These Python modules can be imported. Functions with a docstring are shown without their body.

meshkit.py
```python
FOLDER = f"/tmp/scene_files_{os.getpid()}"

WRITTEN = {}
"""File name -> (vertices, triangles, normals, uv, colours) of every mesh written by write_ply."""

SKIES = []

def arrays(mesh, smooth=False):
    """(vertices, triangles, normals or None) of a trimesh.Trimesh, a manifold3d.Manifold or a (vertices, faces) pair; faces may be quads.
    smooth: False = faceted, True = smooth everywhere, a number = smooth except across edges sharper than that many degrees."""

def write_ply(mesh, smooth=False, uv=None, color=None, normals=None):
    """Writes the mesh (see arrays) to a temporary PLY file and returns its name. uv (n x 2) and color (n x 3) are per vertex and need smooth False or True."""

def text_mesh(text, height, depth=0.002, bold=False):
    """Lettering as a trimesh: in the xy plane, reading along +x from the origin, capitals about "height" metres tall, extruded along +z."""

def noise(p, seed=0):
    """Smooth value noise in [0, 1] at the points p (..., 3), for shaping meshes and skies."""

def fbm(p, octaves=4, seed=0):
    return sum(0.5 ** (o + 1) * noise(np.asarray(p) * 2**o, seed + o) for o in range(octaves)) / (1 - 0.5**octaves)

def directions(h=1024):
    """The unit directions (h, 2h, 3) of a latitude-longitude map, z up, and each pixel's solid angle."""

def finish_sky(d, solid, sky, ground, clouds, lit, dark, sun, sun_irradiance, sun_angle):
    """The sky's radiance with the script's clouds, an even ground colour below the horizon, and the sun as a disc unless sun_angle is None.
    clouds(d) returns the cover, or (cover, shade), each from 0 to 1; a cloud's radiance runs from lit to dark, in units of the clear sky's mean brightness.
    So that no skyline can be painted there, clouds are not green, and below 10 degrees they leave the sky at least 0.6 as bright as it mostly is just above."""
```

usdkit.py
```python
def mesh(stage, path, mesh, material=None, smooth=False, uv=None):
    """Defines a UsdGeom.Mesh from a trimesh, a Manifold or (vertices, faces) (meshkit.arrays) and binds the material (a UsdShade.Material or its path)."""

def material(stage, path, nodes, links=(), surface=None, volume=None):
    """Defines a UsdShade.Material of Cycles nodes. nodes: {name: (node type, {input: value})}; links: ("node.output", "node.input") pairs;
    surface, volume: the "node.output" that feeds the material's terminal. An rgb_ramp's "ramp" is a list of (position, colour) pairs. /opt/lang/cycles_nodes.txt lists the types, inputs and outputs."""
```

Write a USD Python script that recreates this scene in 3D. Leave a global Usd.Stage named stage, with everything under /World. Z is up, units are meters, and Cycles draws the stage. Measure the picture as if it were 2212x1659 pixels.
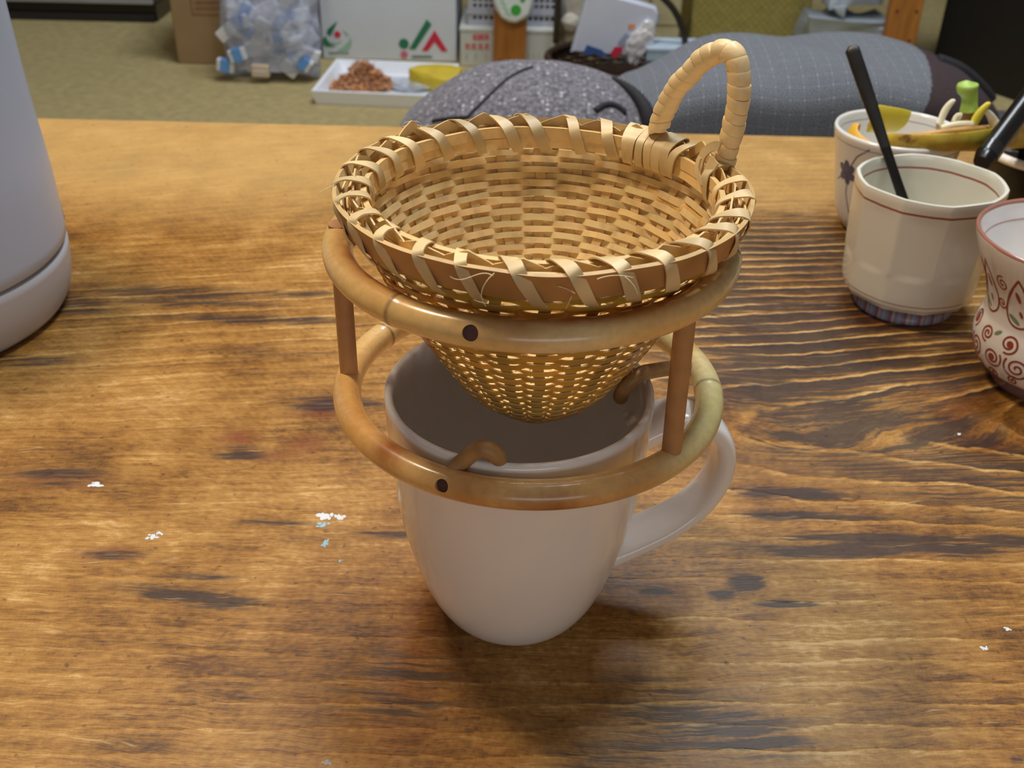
import math, random
import numpy as np, trimesh, manifold3d, shapely, usdkit, meshkit
from shapely.geometry import Polygon, Point, LineString
from shapely import affinity
from scipy.interpolate import PchipInterpolator, CubicSpline
from pxr import Usd, UsdGeom, UsdShade, UsdLux, Sdf, Gf, Vt

stage = Usd.Stage.CreateInMemory()
UsdGeom.SetStageUpAxis(stage, "Z"); UsdGeom.SetStageMetersPerUnit(stage, 1.0)
UsdGeom.Xform.Define(stage, "/World"); UsdGeom.Scope.Define(stage, "/World/Looks")
RNG = np.random.default_rng(7)
A = np.array
# ------------------------------------------------------------------ camera
FPX, PITCH, ROLL, EYE = 2300.0, math.radians(32.1), math.radians(1.37), A([-0.0019, -0.2939, 0.2794])
_rt, _u = A([1.0, 0, 0]), A([0, math.sin(PITCH), math.cos(PITCH)])
FWD = A([0, math.cos(PITCH), -math.sin(PITCH)])
RIGHT = math.cos(ROLL) * _rt + math.sin(ROLL) * _u
UP = -math.sin(ROLL) * _rt + math.cos(ROLL) * _u
cam = UsdGeom.Camera.Define(stage, "/World/camera")
cam.AddTransformOp().Set(Gf.Matrix4d(*[float(x) for x in (*RIGHT, 0, *UP, 0, *(-FWD), 0, *EYE, 1)]))
cam.CreateHorizontalApertureAttr(36.0); cam.CreateVerticalApertureAttr(27.0)
cam.CreateFocalLengthAttr(FPX / 2212 * 36.0)
cam.CreateClippingRangeAttr(Gf.Vec2f(0.02, 100))
cam.CreateFocusDistanceAttr(0.33); cam.CreateFStopAttr(25.0)
cam.CreateExposureAttr(0.16)
# ------------------------------------------------------------------ lights
def aim(prim, pos, target):
    z = A(pos, float) - A(target, float); z /= np.linalg.norm(z)
    x = np.cross([0, 0, 1.0], z); x = A([1.0, 0, 0]) if np.linalg.norm(x) < 1e-6 else x / np.linalg.norm(x)
    y = np.cross(z, x)
    prim.AddTransformOp().Set(Gf.Matrix4d(*[float(v) for v in (*x, 0, *y, 0, *z, 0, *pos, 1)]))
dome = UsdLux.DomeLight.Define(stage, "/World/room_ambient")
dome.CreateIntensityAttr(0.04); dome.CreateColorAttr(Gf.Vec3f(1.0, 0.93, 0.86))
lamp = UsdLux.DiskLight.Define(stage, "/World/pendant_lamp_light")      # warm lamp over the left of the table
aim(lamp, (-0.46, 0.24, 1.18), (0.0, 0.12, 0.0))
lamp.CreateRadiusAttr(0.10); lamp.CreateIntensityAttr(86.0); lamp.CreateColorAttr(Gf.Vec3f(1.0, 0.80, 0.56))
tube = UsdLux.RectLight.Define(stage, "/World/ceiling_tube_light")       # cool fluorescent almost overhead
aim(tube, (0.24, 0.22, 1.50), (0.05, 0.15, 0.0))
tube.CreateWidthAttr(0.20); tube.CreateHeightAttr(0.20); tube.CreateIntensityAttr(76.0); tube.CreateColorAttr(Gf.Vec3f(0.80, 0.92, 1.0))
back = UsdLux.RectLight.Define(stage, "/World/room_tube_light")          # second fluorescent, over the stored things
aim(back, (0.2, 1.35, 2.05), (0.1, 1.9, -0.33))
back.CreateWidthAttr(0.9); back.CreateHeightAttr(0.5); back.CreateIntensityAttr(21.0); back.CreateColorAttr(Gf.Vec3f(0.90, 0.95, 1.0))
window = UsdLux.RectLight.Define(stage, "/World/window_light")          # dull daylight from a window behind the camera
aim(window, (0.4, -2.3, 0.26), (0.0, 0.2, 0.1))
window.CreateWidthAttr(1.6); window.CreateHeightAttr(0.5); window.CreateIntensityAttr(2.3); window.CreateColorAttr(Gf.Vec3f(0.98, 0.98, 1.0))

# ------------------------------------------------------------------ picture measurements -> places
def ray(px, py):
    d = FWD + (px - 1106) / FPX * RIGHT - (py - 829.5) / FPX * UP
    return d
def on_z(px, py, z):
    d = ray(px, py); return EYE + d * ((z - EYE[2]) / d[2])
def on_y(px, py, y):
    d = ray(px, py); return EYE + d * ((y - EYE[1]) / d[1])
def on_plane(px, py, p, n):
    d = ray(px, py); return EYE + d * (np.dot(A(p) - EYE, n) / np.dot(d, n))

# ------------------------------------------------------------------ scene helpers
_names = {}
def numbered(parent, name):
    k = _names.get((parent, name), 0); _names[(parent, name)] = k + 1
    return name if k == 0 else f"{name}_{k:03d}"
def setd(p, label=None, cat=None, group=None, kind=None):
    for k, v in (("label", label), ("category", cat), ("group", group), ("kind", kind)):
        if v: p.SetCustomDataByKey(k, v)
class T:
    def __init__(s, path, loc): s.path, s.loc = path, A(loc, float)
def thing(name, label, cat, loc, group=None):
    path = "/World/" + numbered("/World", name)
    x = UsdGeom.Xform.Define(stage, path); x.AddTranslateOp().Set(Gf.Vec3d(*map(float, loc)))
    setd(x.GetPrim(), label, cat, group)
    return T(path, loc)
def part(parent, name, mesh, mat, smooth=35, label=None, kind=None, attrs=None):
    """one Mesh prim, vertices given in world space, stored relative to the thing"""
    base, loc = (parent.path, parent.loc) if parent else ("/World", np.zeros(3))
    path = base + "/" + numbered(base, name)
    v, f, n = meshkit.arrays(mesh, smooth)
    m = UsdGeom.Mesh.Define(stage, path)
    m.CreatePointsAttr(Vt.Vec3fArray.FromNumpy((v - loc).astype(np.float32)))
    m.CreateFaceVertexCountsAttr(Vt.IntArray.FromNumpy(np.full(len(f), 3, np.int32)))
    m.CreateFaceVertexIndicesAttr(Vt.IntArray.FromNumpy(f.astype(np.int32).ravel()))
    m.CreateSubdivisionSchemeAttr("none")
    if n is not None:
        m.CreateNormalsAttr(Vt.Vec3fArray.FromNumpy(n.astype(np.float32))); m.SetNormalsInterpolation("vertex")
    for k, val in (attrs or {}).items():
        val = np.asarray(val, np.float32)
        if val.ndim == 1:
            UsdGeom.PrimvarsAPI(m).CreatePrimvar(k, Sdf.ValueTypeNames.FloatArray, "vertex").Set(Vt.FloatArray.FromNumpy(val))
        else:
            UsdGeom.PrimvarsAPI(m).CreatePrimvar(k, Sdf.ValueTypeNames.Color3fArray, "vertex").Set(Vt.Vec3fArray.FromNumpy(val))
    UsdShade.MaterialBindingAPI.Apply(m.GetPrim()).Bind(mat)
    setd(m.GetPrim(), label, None, None, kind)
    return T(path, loc)
def single(name, mesh, mat, label, cat, group=None, kind=None, smooth=35, attrs=None):
    t = part(None, name, mesh, mat, smooth, None, kind, attrs)
    setd(stage.GetPrimAtPath(t.path), label, cat, group, kind)
    return t
def cat(*ms): return trimesh.util.concatenate([m if isinstance(m, trimesh.Trimesh) else trimesh.Trimesh(*meshkit.arrays(m)[:2], process=False) for m in ms])
def box(lo, hi, r=0.0):
    lo, hi = A(lo, float), A(hi, float)
    if r <= 0:
        m = trimesh.creation.box(hi - lo); m.apply_translation((lo + hi) / 2); return m
    c = [manifold3d.Manifold.sphere(r, 16).translate([x, y, z]) for x in (lo[0]+r, hi[0]-r) for y in (lo[1]+r, hi[1]-r) for z in (lo[2]+r, hi[2]-r)]
    v, f, _ = meshkit.arrays(manifold3d.Manifold.batch_hull(c)); return trimesh.Trimesh(v, f, process=False)
def rotz(m, deg, about=(0, 0, 0)):
    m.apply_transform(trimesh.transformations.rotation_matrix(math.radians(deg), [0, 0, 1], about)); return m
def frames(P, closed=False):
    P = A(P, float)
    Tn = (np.roll(P, -1, 0) - np.roll(P, 1, 0)) if closed else np.gradient(P, axis=0)
    return Tn / np.linalg.norm(Tn, axis=1, keepdims=True)
def strip(P, W, N, w, t, closed=False, attr=False):
    """flat strip: centre line P, width directions W, thickness directions N. Four separate faces so that the edges stay crisp.
    With attr, also a per-vertex value 1 on the face towards +N."""
    P, W, N = (A(x, float) for x in (P, W, N)); n = len(P)
    w = np.broadcast_to(np.asarray(w, float), (n,))[:, None] / 2; t = np.broadcast_to(np.asarray(t, float), (n,))[:, None] / 2
    c = [P - W*w + N*t, P + W*w + N*t, P + W*w - N*t, P - W*w - N*t]
    V, F, S, o = [], [], [], 0
    for a, b, s in ((0, 1, 1.), (1, 2, .3), (2, 3, 0.), (3, 0, .3)):
        V += [c[a], c[b]]; S += [np.full(2*n, s)]
        i = np.arange(n if closed else n - 1); j = (i + 1) % n
        F.append(np.stack([o+i, o+j, o+n+j, o+n+i], 1)); o += 2*n
    F = np.vstack(F)
    if not closed:
        q = A([c[k][e] for e in (0, -1) for k in range(4)]); V.append(q); S.append(np.full(8, .3))
        F = np.vstack([F, [[o, o+1, o+2, o+3]], [[o+7, o+6, o+5, o+4]]])
    V = np.vstack(V)
    m = trimesh.Trimesh(V, np.vstack([F[:, [0, 2, 1]], F[:, [0, 3, 2]]]), process=False)
    if m.is_winding_consistent is False: pass
    return (m, np.concatenate(S)) if attr else m
def tubem(P, r, sides=14, closed=False, ref=(0, 0, 1), tilt=0.0, cap=True):
    P = A(P, float); n = len(P); r = np.broadcast_to(np.asarray(r, float), (n,)); Tn = frames(P, closed)
    X = np.cross(Tn, np.broadcast_to(A(ref, float), P.shape)); X /= np.linalg.norm(X, axis=1, keepdims=True) + 1e-12
    Y = np.cross(X, Tn); a = np.arange(sides) * 2*np.pi/sides
    V = P[:, None] + r[:, None, None] * (np.cos(a)[None, :, None]*X[:, None] + np.sin(a)[None, :, None]*Y[:, None]) + tilt*np.cos(a)[None, :, None]*Tn[:, None]
    V = V.reshape(-1, 3); i, j = np.meshgrid(np.arange(n if closed else n-1), np.arange(sides), indexing="ij")
    i2, j2 = (i+1) % n, (j+1) % sides
    F = np.stack([i*sides+j, i*sides+j2, i2*sides+j2, i2*sides+j], -1).reshape(-1, 4)
    F = np.vstack([F[:, [0, 1, 2]], F[:, [0, 2, 3]]])
    if not closed and cap:
        V = np.vstack([V, P[:1], P[-1:]]); k = np.arange(sides); k2 = (k+1) % sides; b = (n-1)*sides
        F = np.vstack([F, np.stack([k2, k, np.full(sides, n*sides)], 1), np.stack([b+k, b+k2, np.full(sides, n*sides+1)], 1)])
    m = trimesh.Trimesh(V, F, process=False)
    if m.volume < 0: m.invert()
    return m
def spl(pts, n=60):
    pts = A(pts, float); s = np.r_[0, np.cumsum(np.linalg.norm(np.diff(pts, axis=0), axis=1))]
    return CubicSpline(s, pts)(np.linspace(0, s[-1], n))
def resamp(p, m):
    p = A(p, float); s = np.r_[0, np.cumsum(np.linalg.norm(np.diff(p, axis=0), axis=1))]; return PchipInterpolator(s, p)(np.linspace(0, s[-1], m))
def lathe(prof, c, n=96, m=None, closed=False):
    """prof: (r, z) points, from outside bottom over the rim to inside bottom; m: resample count"""
    p = A(prof, float)
    if m:
        s = np.r_[0, np.cumsum(np.linalg.norm(np.diff(p, axis=0), axis=1))]; p = PchipInterpolator(s, p)(np.linspace(0, s[-1], m))
    a = np.arange(n)*2*np.pi/n; k = len(p)
    V = np.stack([c[0] + p[:, 0:1]*np.cos(a), c[1] + p[:, 0:1]*np.sin(a), c[2] + np.repeat(p[:, 1:2], n, 1)], -1).reshape(-1, 3)
    i, j = np.meshgrid(np.arange(k-1), np.arange(n), indexing="ij"); j2 = (j+1) % n
    F = np.stack([i*n+j, i*n+j2, (i+1)*n+j2, (i+1)*n+j], -1).reshape(-1, 4)
    mm = trimesh.Trimesh(V, np.vstack([F[:, [0, 1, 2]], F[:, [0, 2, 3]]]), process=False)
    return mm
def blob(rad, c, amp=.15, freq=3., seed=0, sub=3):
    m = trimesh.creation.icosphere(sub); v = m.vertices
    n = meshkit.fbm(v*freq + 7.3*seed + 11, 3, seed) - .5
    m.vertices = v*(1 + 2*amp*n[:, None])*A(rad) + A(c); return m
def flat(poly, z0, h):
    gs = getattr(poly, "geoms", [poly]); ms = []
    for g in gs:
        m = trimesh.creation.extrude_polygon(g, h, engine="earcut"); m.apply_translation([0, 0, z0]); ms.append(m)
    return cat(*ms)
def upright(poly, origin, xdir, h):
    """polygon drawn in (x along xdir, y up) -> thin print standing on a vertical face, proud by h towards the face's normal"""
    m = flat(poly, 0, h); x = A([*xdir, 0.0]); x /= np.linalg.norm(x); nrm = np.cross(x, [0, 0, 1.0])
    M = np.eye(4); M[:3, 0], M[:3, 1], M[:3, 2], M[:3, 3] = x, [0, 0, 1], nrm, origin
    m.apply_transform(M); return m

# ------------------------------------------------------------------ materials
def lin(c): c = A(c, float)/255; return tuple(np.where(c < .04045, c/12.92, ((c+.055)/1.055)**2.4))
def mat(name, nodes, links, surface="p.BSDF"): return usdkit.material(stage, "/World/Looks/"+name, nodes, links, surface=surface)
def plain(name, col, rough=.5, var=.08, scale=30, bump=0., bscale=200, **kw):
    c = A(lin(col)); a, b = tuple(c*(1-var)), tuple(np.minimum(c*(1+var), 1))
    nd = {"tc": ("texture_coordinate", {}), "n": ("noise_texture", {"scale": scale, "detail": 4.}), "r": ("rgb_ramp", {"ramp": [(.3, a), (.7, b)]}), "p": ("principled_bsdf", {"roughness": rough, **kw})}
    lk = [("tc.object", "n.vector"), ("n.fac", "r.fac"), ("r.color", "p.base_color")]
    if bump:
        nd |= {"bn": ("noise_texture", {"scale": bscale, "detail": 3.}), "b": ("bump", {"strength": bump, "distance": .001})}
        lk += [("tc.object", "bn.vector"), ("bn.fac", "b.height"), ("b.normal", "p.normal")]
    return mat(name, nd, lk)

# table wood: grain, figure, stain, rust and pale are measured over the board as vertex values
def mth(op, v2=None, v3=None, **k):
    d = {"math_type": op, **k}
    if v2 is not None: d["value2"] = v2
    if v3 is not None: d["value3"] = v3
    return ("math", d)
M_table = mat("aged_table_wood", {
    "pos": ("geometry", {}), "sx": ("separate_xyz", {}), "fi": ("attribute", {"attribute": "figure"}),
    "g": ("attribute", {"attribute": "grain"}), "fl": ("attribute", {"attribute": "flow"}), "f2": mth("add"), "st": ("attribute", {"attribute": "stain"}), "ru": ("attribute", {"attribute": "rust"}), "pa": ("attribute", {"attribute": "pale"}),
    "wn": ("noise_texture", {"scale": 22., "detail": 4., "roughness": .6}), "wm": mth("multiply_add", .009, -.0045), "g2": mth("add"), "ph": mth("multiply", 105.), "fr": mth("fraction"),
    "ring": ("rgb_ramp", {"ramp": [(0, (.62,)*3), (.03, (1.,)*3), (.10, (.9,)*3), (.2, (.55,)*3), (.45, (.42,)*3), (.8, (.30,)*3), (.97, (.22,)*3), (1, (.62,)*3)]}),
    # the light ridges come and go along the board
    "xr": mth("multiply", 14.), "gr": mth("multiply", 70.), "cr": ("combine_xyz", {}), "rn2": ("noise_texture", {"scale": 1., "detail": 3.}), "rm": ("map_range", {"from_min": .35, "from_max": .65, "to_min": .25, "to_max": 1.2, "clamp": True}), "fa": mth("multiply"), "rc0": mth("subtract", .45), "rca": mth("multiply"),
    "xs": mth("multiply", 15.), "gs": mth("multiply", 290.), "cv": ("combine_xyz", {}), "sn": ("noise_texture", {"scale": 1., "detail": 6., "roughness": .68, "distortion": .35}),
    "xf": mth("multiply", 150.), "gf": mth("multiply", 1300.), "cf": ("combine_xyz", {}), "fn": ("noise_texture", {"scale": 1., "detail": 4., "roughness": .65}),
    "bn": ("noise_texture", {"scale": 13., "detail": 7., "roughness": .72}),
    "iso": ("noise_texture", {"scale": 420., "detail": 3., "roughness": .6}),
    "v1": mth("multiply_add", .46, -.57), "v2": mth("multiply_add", .62), "v3": mth("multiply_add", .42), "v4": mth("multiply_add", 1.05), "v5": mth("multiply_add", .30),
    "wood": ("rgb_ramp", {"ramp": [(.26, lin((46, 28, 14))), (.44, lin((98, 63, 27))), (.60, lin((146, 100, 40))), (.75, lin((174, 128, 62))), (.90, lin((208, 168, 108)))]}),
    "palec": ("mix", {"mix_type": "mix", "color2": lin((206, 168, 106))}), "pn": mth("multiply"), "pf": ("map_range", {"from_min": .1, "from_max": .75, "to_min": 0., "to_max": .62, "clamp": True}),
    "rn": ("noise_texture", {"scale": 70., "detail": 5., "roughness": .7}), "rmul": mth("multiply"), "rr": ("map_range", {"from_min": .10, "from_max": .46, "clamp": True}), "rc": ("mix", {"mix_type": "mix", "color2": lin((118, 54, 24))}), "rf": mth("multiply", .8),
    "sm": mth("multiply_add", 5.0, -2.6), "sa": mth("multiply_add", 1.6), "sv": mth("subtract"), "srg": mth("multiply", 1.5),
    "sr": ("map_range", {"from_min": -.05, "from_max": .6, "clamp": True}), "sc": ("mix", {"mix_type": "mix", "color2": lin((42, 33, 34))}), "sf": mth("multiply", .86), "sz": mth("multiply", use_clamp=True), "s10": mth("multiply", 5., use_clamp=True),
    "dv": ("noise_texture", {"scale": 260., "detail": 2.}), "dr": ("map_range", {"from_min": .66, "from_max": .76, "clamp": True}), "dc": ("mix", {"mix_type": "multiply", "color2": (.45, .40, .38)}),
    "xl": mth("multiply", 40.), "gl": mth("multiply", 420.), "cl": ("combine_xyz", {}), "lv": ("noise_texture", {"scale": 1., "detail": 2., "distortion": .5}), "lr": ("map_range", {"from_min": .66, "from_max": .78, "to_max": .55, "clamp": True}), "lc": ("mix", {"mix_type": "mix", "color2": lin((214, 180, 124))}),
    "bh": mth("multiply_add", .25), "bh2": mth("multiply_add", .35), "b": ("bump", {"strength": .5, "distance": .0005}),
    "rg": ("map_range", {"from_min": .3, "from_max": .75, "to_min": .34, "to_max": .56, "clamp": True}),
    "p": ("principled_bsdf", {"specular_ior_level": .42})},
    [("pos.position", "wn.vector"), ("wn.fac", "wm.value1"), ("g.fac", "g2.value1"), ("wm.value", "g2.value2"), ("g2.value", "ph.value1"), ("fl.fac", "f2.value1"), ("wm.value", "f2.value2"), ("ph.value", "fr.value1"), ("fr.value", "ring.fac"),
     ("pos.position", "sx.vector"), ("sx.x", "xr.value1"), ("f2.value", "gr.value1"), ("xr.value", "cr.x"), ("gr.value", "cr.y"), ("cr.vector", "rn2.vector"), ("rn2.fac", "rm.value"), ("rm.result", "fa.value1"), ("fi.fac", "fa.value2"), ("ring.color", "rc0.value1"), ("rc0.value", "rca.value1"), ("fa.value", "rca.value2"),
     ("sx.x", "xs.value1"), ("f2.value", "gs.value1"), ("xs.value", "cv.x"), ("gs.value", "cv.y"), ("cv.vector", "sn.vector"),
     ("sx.x", "xf.value1"), ("f2.value", "gf.value1"), ("xf.value", "cf.x"), ("gf.value", "cf.y"), ("cf.vector", "fn.vector"),
     ("sx.x", "xl.value1"), ("f2.value", "gl.value1"), ("xl.value", "cl.x"), ("gl.value", "cl.y"), ("cl.vector", "lv.vector"), ("lv.fac", "lr.value"),
     ("pos.position", "bn.vector"), ("pos.position", "iso.vector"),
     ("rca.value", "v1.value1"), ("sn.fac", "v2.value1"), ("v1.value", "v2.value3"), ("fn.fac", "v3.value1"), ("v2.value", "v3.value3"), ("bn.fac", "v4.value1"), ("v3.value", "v4.value3"), ("iso.fac", "v5.value1"), ("v4.value", "v5.value3"), ("v5.value", "wood.fac"),
     ("wood.color", "palec.color1"), ("pa.fac", "pf.value"), ("pf.result", "palec.fac"),
     ("pos.position", "rn.vector"), ("ru.fac", "rmul.value1"), ("rn.fac", "rmul.value2"), ("rmul.value", "rr.value"), ("rr.result", "rf.value1"), ("rf.value", "rc.fac"), ("palec.color", "rc.color1"),
     ("sn.fac", "sm.value1"), ("st.fac", "sa.value1"), ("sm.value", "sa.value3"), ("rca.value", "srg.value1"), ("sa.value", "sv.value1"), ("srg.value", "sv.value2"), ("sv.value", "sr.value"), ("st.fac", "s10.value1"), ("sr.result", "sz.value1"), ("s10.value", "sz.value2"), ("sz.value", "sf.value1"), ("sf.value", "sc.fac"), ("rc.color", "sc.color1"),
     ("pos.position", "dv.vector"), ("dv.fac", "dr.value"), ("dr.result", "dc.fac"), ("sc.color", "lc.color1"), ("lr.result", "lc.fac"), ("lc.color", "dc.color1"), ("dc.color", "p.base_color"),
     ("sn.fac", "bh.value1"), ("fn.fac", "bh2.value1"), ("bh2.value", "bh.value3"), ("rca.value", "bh2.value3"), ("bh.value", "b.height"), ("b.normal", "p.normal"), ("bn.fac", "rg.value"), ("rg.result", "p.roughness")])
M_leg = plain("table_leg_wood", (96, 62, 30), .5, .2, 12)

def bamboo_split(name, inner, outer=None, r_in=.6, r_out=.17, thru=.12):
    """split bamboo: matt pith inside, glossy skin on the side marked 1"""
    outer = outer or inner
    return mat(name, {"tc": ("texture_coordinate", {}), "oi": ("object_info", {}), "s": ("attribute", {"attribute": "skin"}),
        "n": ("noise_texture", {"scale": 160., "detail": 4.}), "n2": ("noise_texture", {"scale": 45., "detail": 2.}),
        "ri": ("rgb_ramp", {"ramp": [(.25, tuple(A(lin(inner))*.72)), (.5, lin(inner)), (.8, tuple(np.minimum(A(lin(inner))*1.16, 1)))]}),
        "ro": ("rgb_ramp", {"ramp": [(.3, tuple(A(lin(outer))*.6)), (.7, tuple(A(lin(outer))*1.15))]}),
        "mx": ("mix", {"mix_type": "mix"}), "rv": ("map_range", {"from_min": 0., "from_max": 1., "to_min": .86, "to_max": 1.1}), "mv": ("hsv", {}),
        "rr": ("map_range", {"from_min": 0., "from_max": 1., "to_min": r_in, "to_max": r_out}),
        "b": ("bump", {"strength": .25, "distance": .0004}), "p": ("principled_bsdf", {}), "tl": ("translucent_bsdf", {}), "tg": ("mix", {"mix_type": "multiply", "fac": 1., "color2": (1.0, .92, .74)}), "mc": ("mix_closure", {"fac": thru})},
        [("tc.object", "n.vector"), ("tc.object", "n2.vector"), ("n.fac", "ri.fac"), ("n2.fac", "ro.fac"), ("s.fac", "mx.fac"), ("ri.color", "mx.color1"), ("ro.color", "mx.color2"), ("oi.random", "rv.value"), ("rv.result", "mv.value"), ("mx.color", "mv.color"), ("mv.color", "p.base_color"),
         ("s.fac", "rr.value"), ("rr.result", "p.roughness"), ("n.fac", "b.height"), ("b.normal", "p.normal"), ("mv.color", "tg.color1"), ("tg.color", "tl.color"), ("p.BSDF", "mc.closure1"), ("tl.BSDF", "mc.closure2")], "mc.closure")
M_weave = bamboo_split("weaver_bamboo", (253, 221, 162), (226, 176, 66), thru=.16)
M_weave2 = bamboo_split("weaver_bamboo_green", (250, 224, 166), (214, 170, 66), thru=.16)
M_stake = bamboo_split("stake_bamboo", (238, 204, 146), (220, 172, 76), thru=.14)
M_hoop = bamboo_split("hoop_bamboo", (232, 200, 138), (205, 150, 92), .6, .35)
M_pith = bamboo_split("pith_bamboo", (236, 200, 136))
M_lash = bamboo_split("lashing_rattan", (238, 208, 150), (240, 212, 160), .55, .42)
M_wrap = plain("handle_rattan", (236, 208, 156), .42, .08, 60, .15, 300)
M_fiber = plain("loose_fibre", (244, 226, 180), .6)
def bamboo_pole(name, dark):
    return mat(name, {"tc": ("texture_coordinate", {}), "n": ("noise_texture", {"scale": 26., "detail": 3.}), "bt": ("attribute", {"attribute": "burn"}), "gr": ("attribute", {"attribute": "green"}), "nd": ("attribute", {"attribute": "node"}),
        "f": ("noise_texture", {"scale": 420., "detail": 2.}),
        "r": ("rgb_ramp", {"ramp": [(.3, lin((232, 176, 104))), (.55, lin((244, 204, 134))), (.75, lin((250, 222, 166)))]}),
        "g": ("mix", {"mix_type": "mix", "color2": lin((196, 184, 122))}),
        "m": ("mix", {"mix_type": "mix", "color2": lin(dark)}), "md": ("mix", {"mix_type": "mix", "color2": lin((70, 48, 30))}), "fm": ("mix", {"mix_type": "multiply", "fac": .25}), "fr": ("rgb_ramp", {"ramp": [(.35, (.6,)*3), (.6, (1.,)*3)]}),
        "p": ("principled_bsdf", {"roughness": .27, "coat_weight": .35, "coat_roughness": .12})},
        [("tc.object", "n.vector"), ("tc.object", "f.vector"), ("n.fac", "r.fac"), ("r.color", "g.color1"), ("gr.fac", "g.fac"), ("g.color", "m.color1"), ("bt.fac", "m.fac"), ("m.color", "md.color1"), ("nd.fac", "md.fac"), ("md.color", "fm.color1"), ("f.fac", "fr.fac"), ("fr.color", "fm.color2"), ("fm.color", "p.base_color")])
M_ring = bamboo_pole("lacquered_bamboo", (150, 70, 20))
M_post = plain("post_bamboo", (182, 134, 88), .45, .15, 90)
M_hook = plain("hook_bamboo", (172, 130, 80), .45, .22, 160, .15, 500)
M_peg = plain("peg_end", (74, 44, 40), .6, .2, 300)
M_mug = plain("mug_porcelain", (244, 238, 231), .16, .015, 8, coat_weight=.3)
def porcelain(name, base, bands, rough=.2):
    """white glaze with painted bands at world heights (z, half width, colour)"""
    nd = {"g": ("geometry", {}), "s": ("separate_xyz", {}), "n": ("noise_texture", {"scale": 60., "detail": 2.}), "na": ("math", {"math_type": "multiply_add", "value2": .0012, "value3": -.0006}), "z": ("math", {"math_type": "add"}), "p": ("principled_bsdf", {"roughness": rough, "coat_weight": .25}), "c0": ("mix", {"fac": 0., "color1": lin(base)})}
    lk = [("g.position", "s.vector"), ("g.position", "n.vector"), ("n.fac", "na.value1"), ("s.z", "z.value1"), ("na.value", "z.value2")]; last = "c0.color"
    for k, (z, w, c, m) in enumerate(bands):
        nd |= {f"d{k}": ("math", {"math_type": "compare", "value2": z, "value3": w}), f"f{k}": ("math", {"math_type": "multiply", "value2": m}), f"c{k+1}": ("mix", {"mix_type": "mix", "color2": lin(c)})}
        lk += [("z.value", f"d{k}.value1"), (f"d{k}.value", f"f{k}.value1"), (f"f{k}.value", f"c{k+1}.fac"), (last, f"c{k+1}.color1")]; last = f"c{k+1}.color"
    return mat(name, nd, lk + [(last, "p.base_color")])
M_black = plain("black_lacquer", (20, 19, 19), .25, .2, 50)
M_blade = plain("grey_film", (150, 150, 148), .3, .1)
# ------------------------------------------------------------------ the room
FLOOR = -0.33
M_floor = plain("olive_floor_mat", (166, 150, 104), .9, .14, 60, .5, 500)
M_wall = plain("room_wall", (58, 50, 44), .9, .05, 6)
def structure(name, mesh, m, label):
    t = part(None, name, mesh, m); setd(stage.GetPrimAtPath(t.path), label, "room", None, "structure")
structure("floor", box((-2.2, -1.6, FLOOR-.05), (2.4, 2.75, FLOOR)), M_floor, "olive tan matting on the floor behind the table")
structure("wall_back", box((-2.2, 2.7, FLOOR), (2.4, 2.76, 2.1)), M_wall, "dim wall behind the stored boxes")
structure("wall_left", box((-2.26, -1.6, FLOOR), (-2.2, 2.76, 2.1)), M_wall, "wall at the left of the room")

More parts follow.
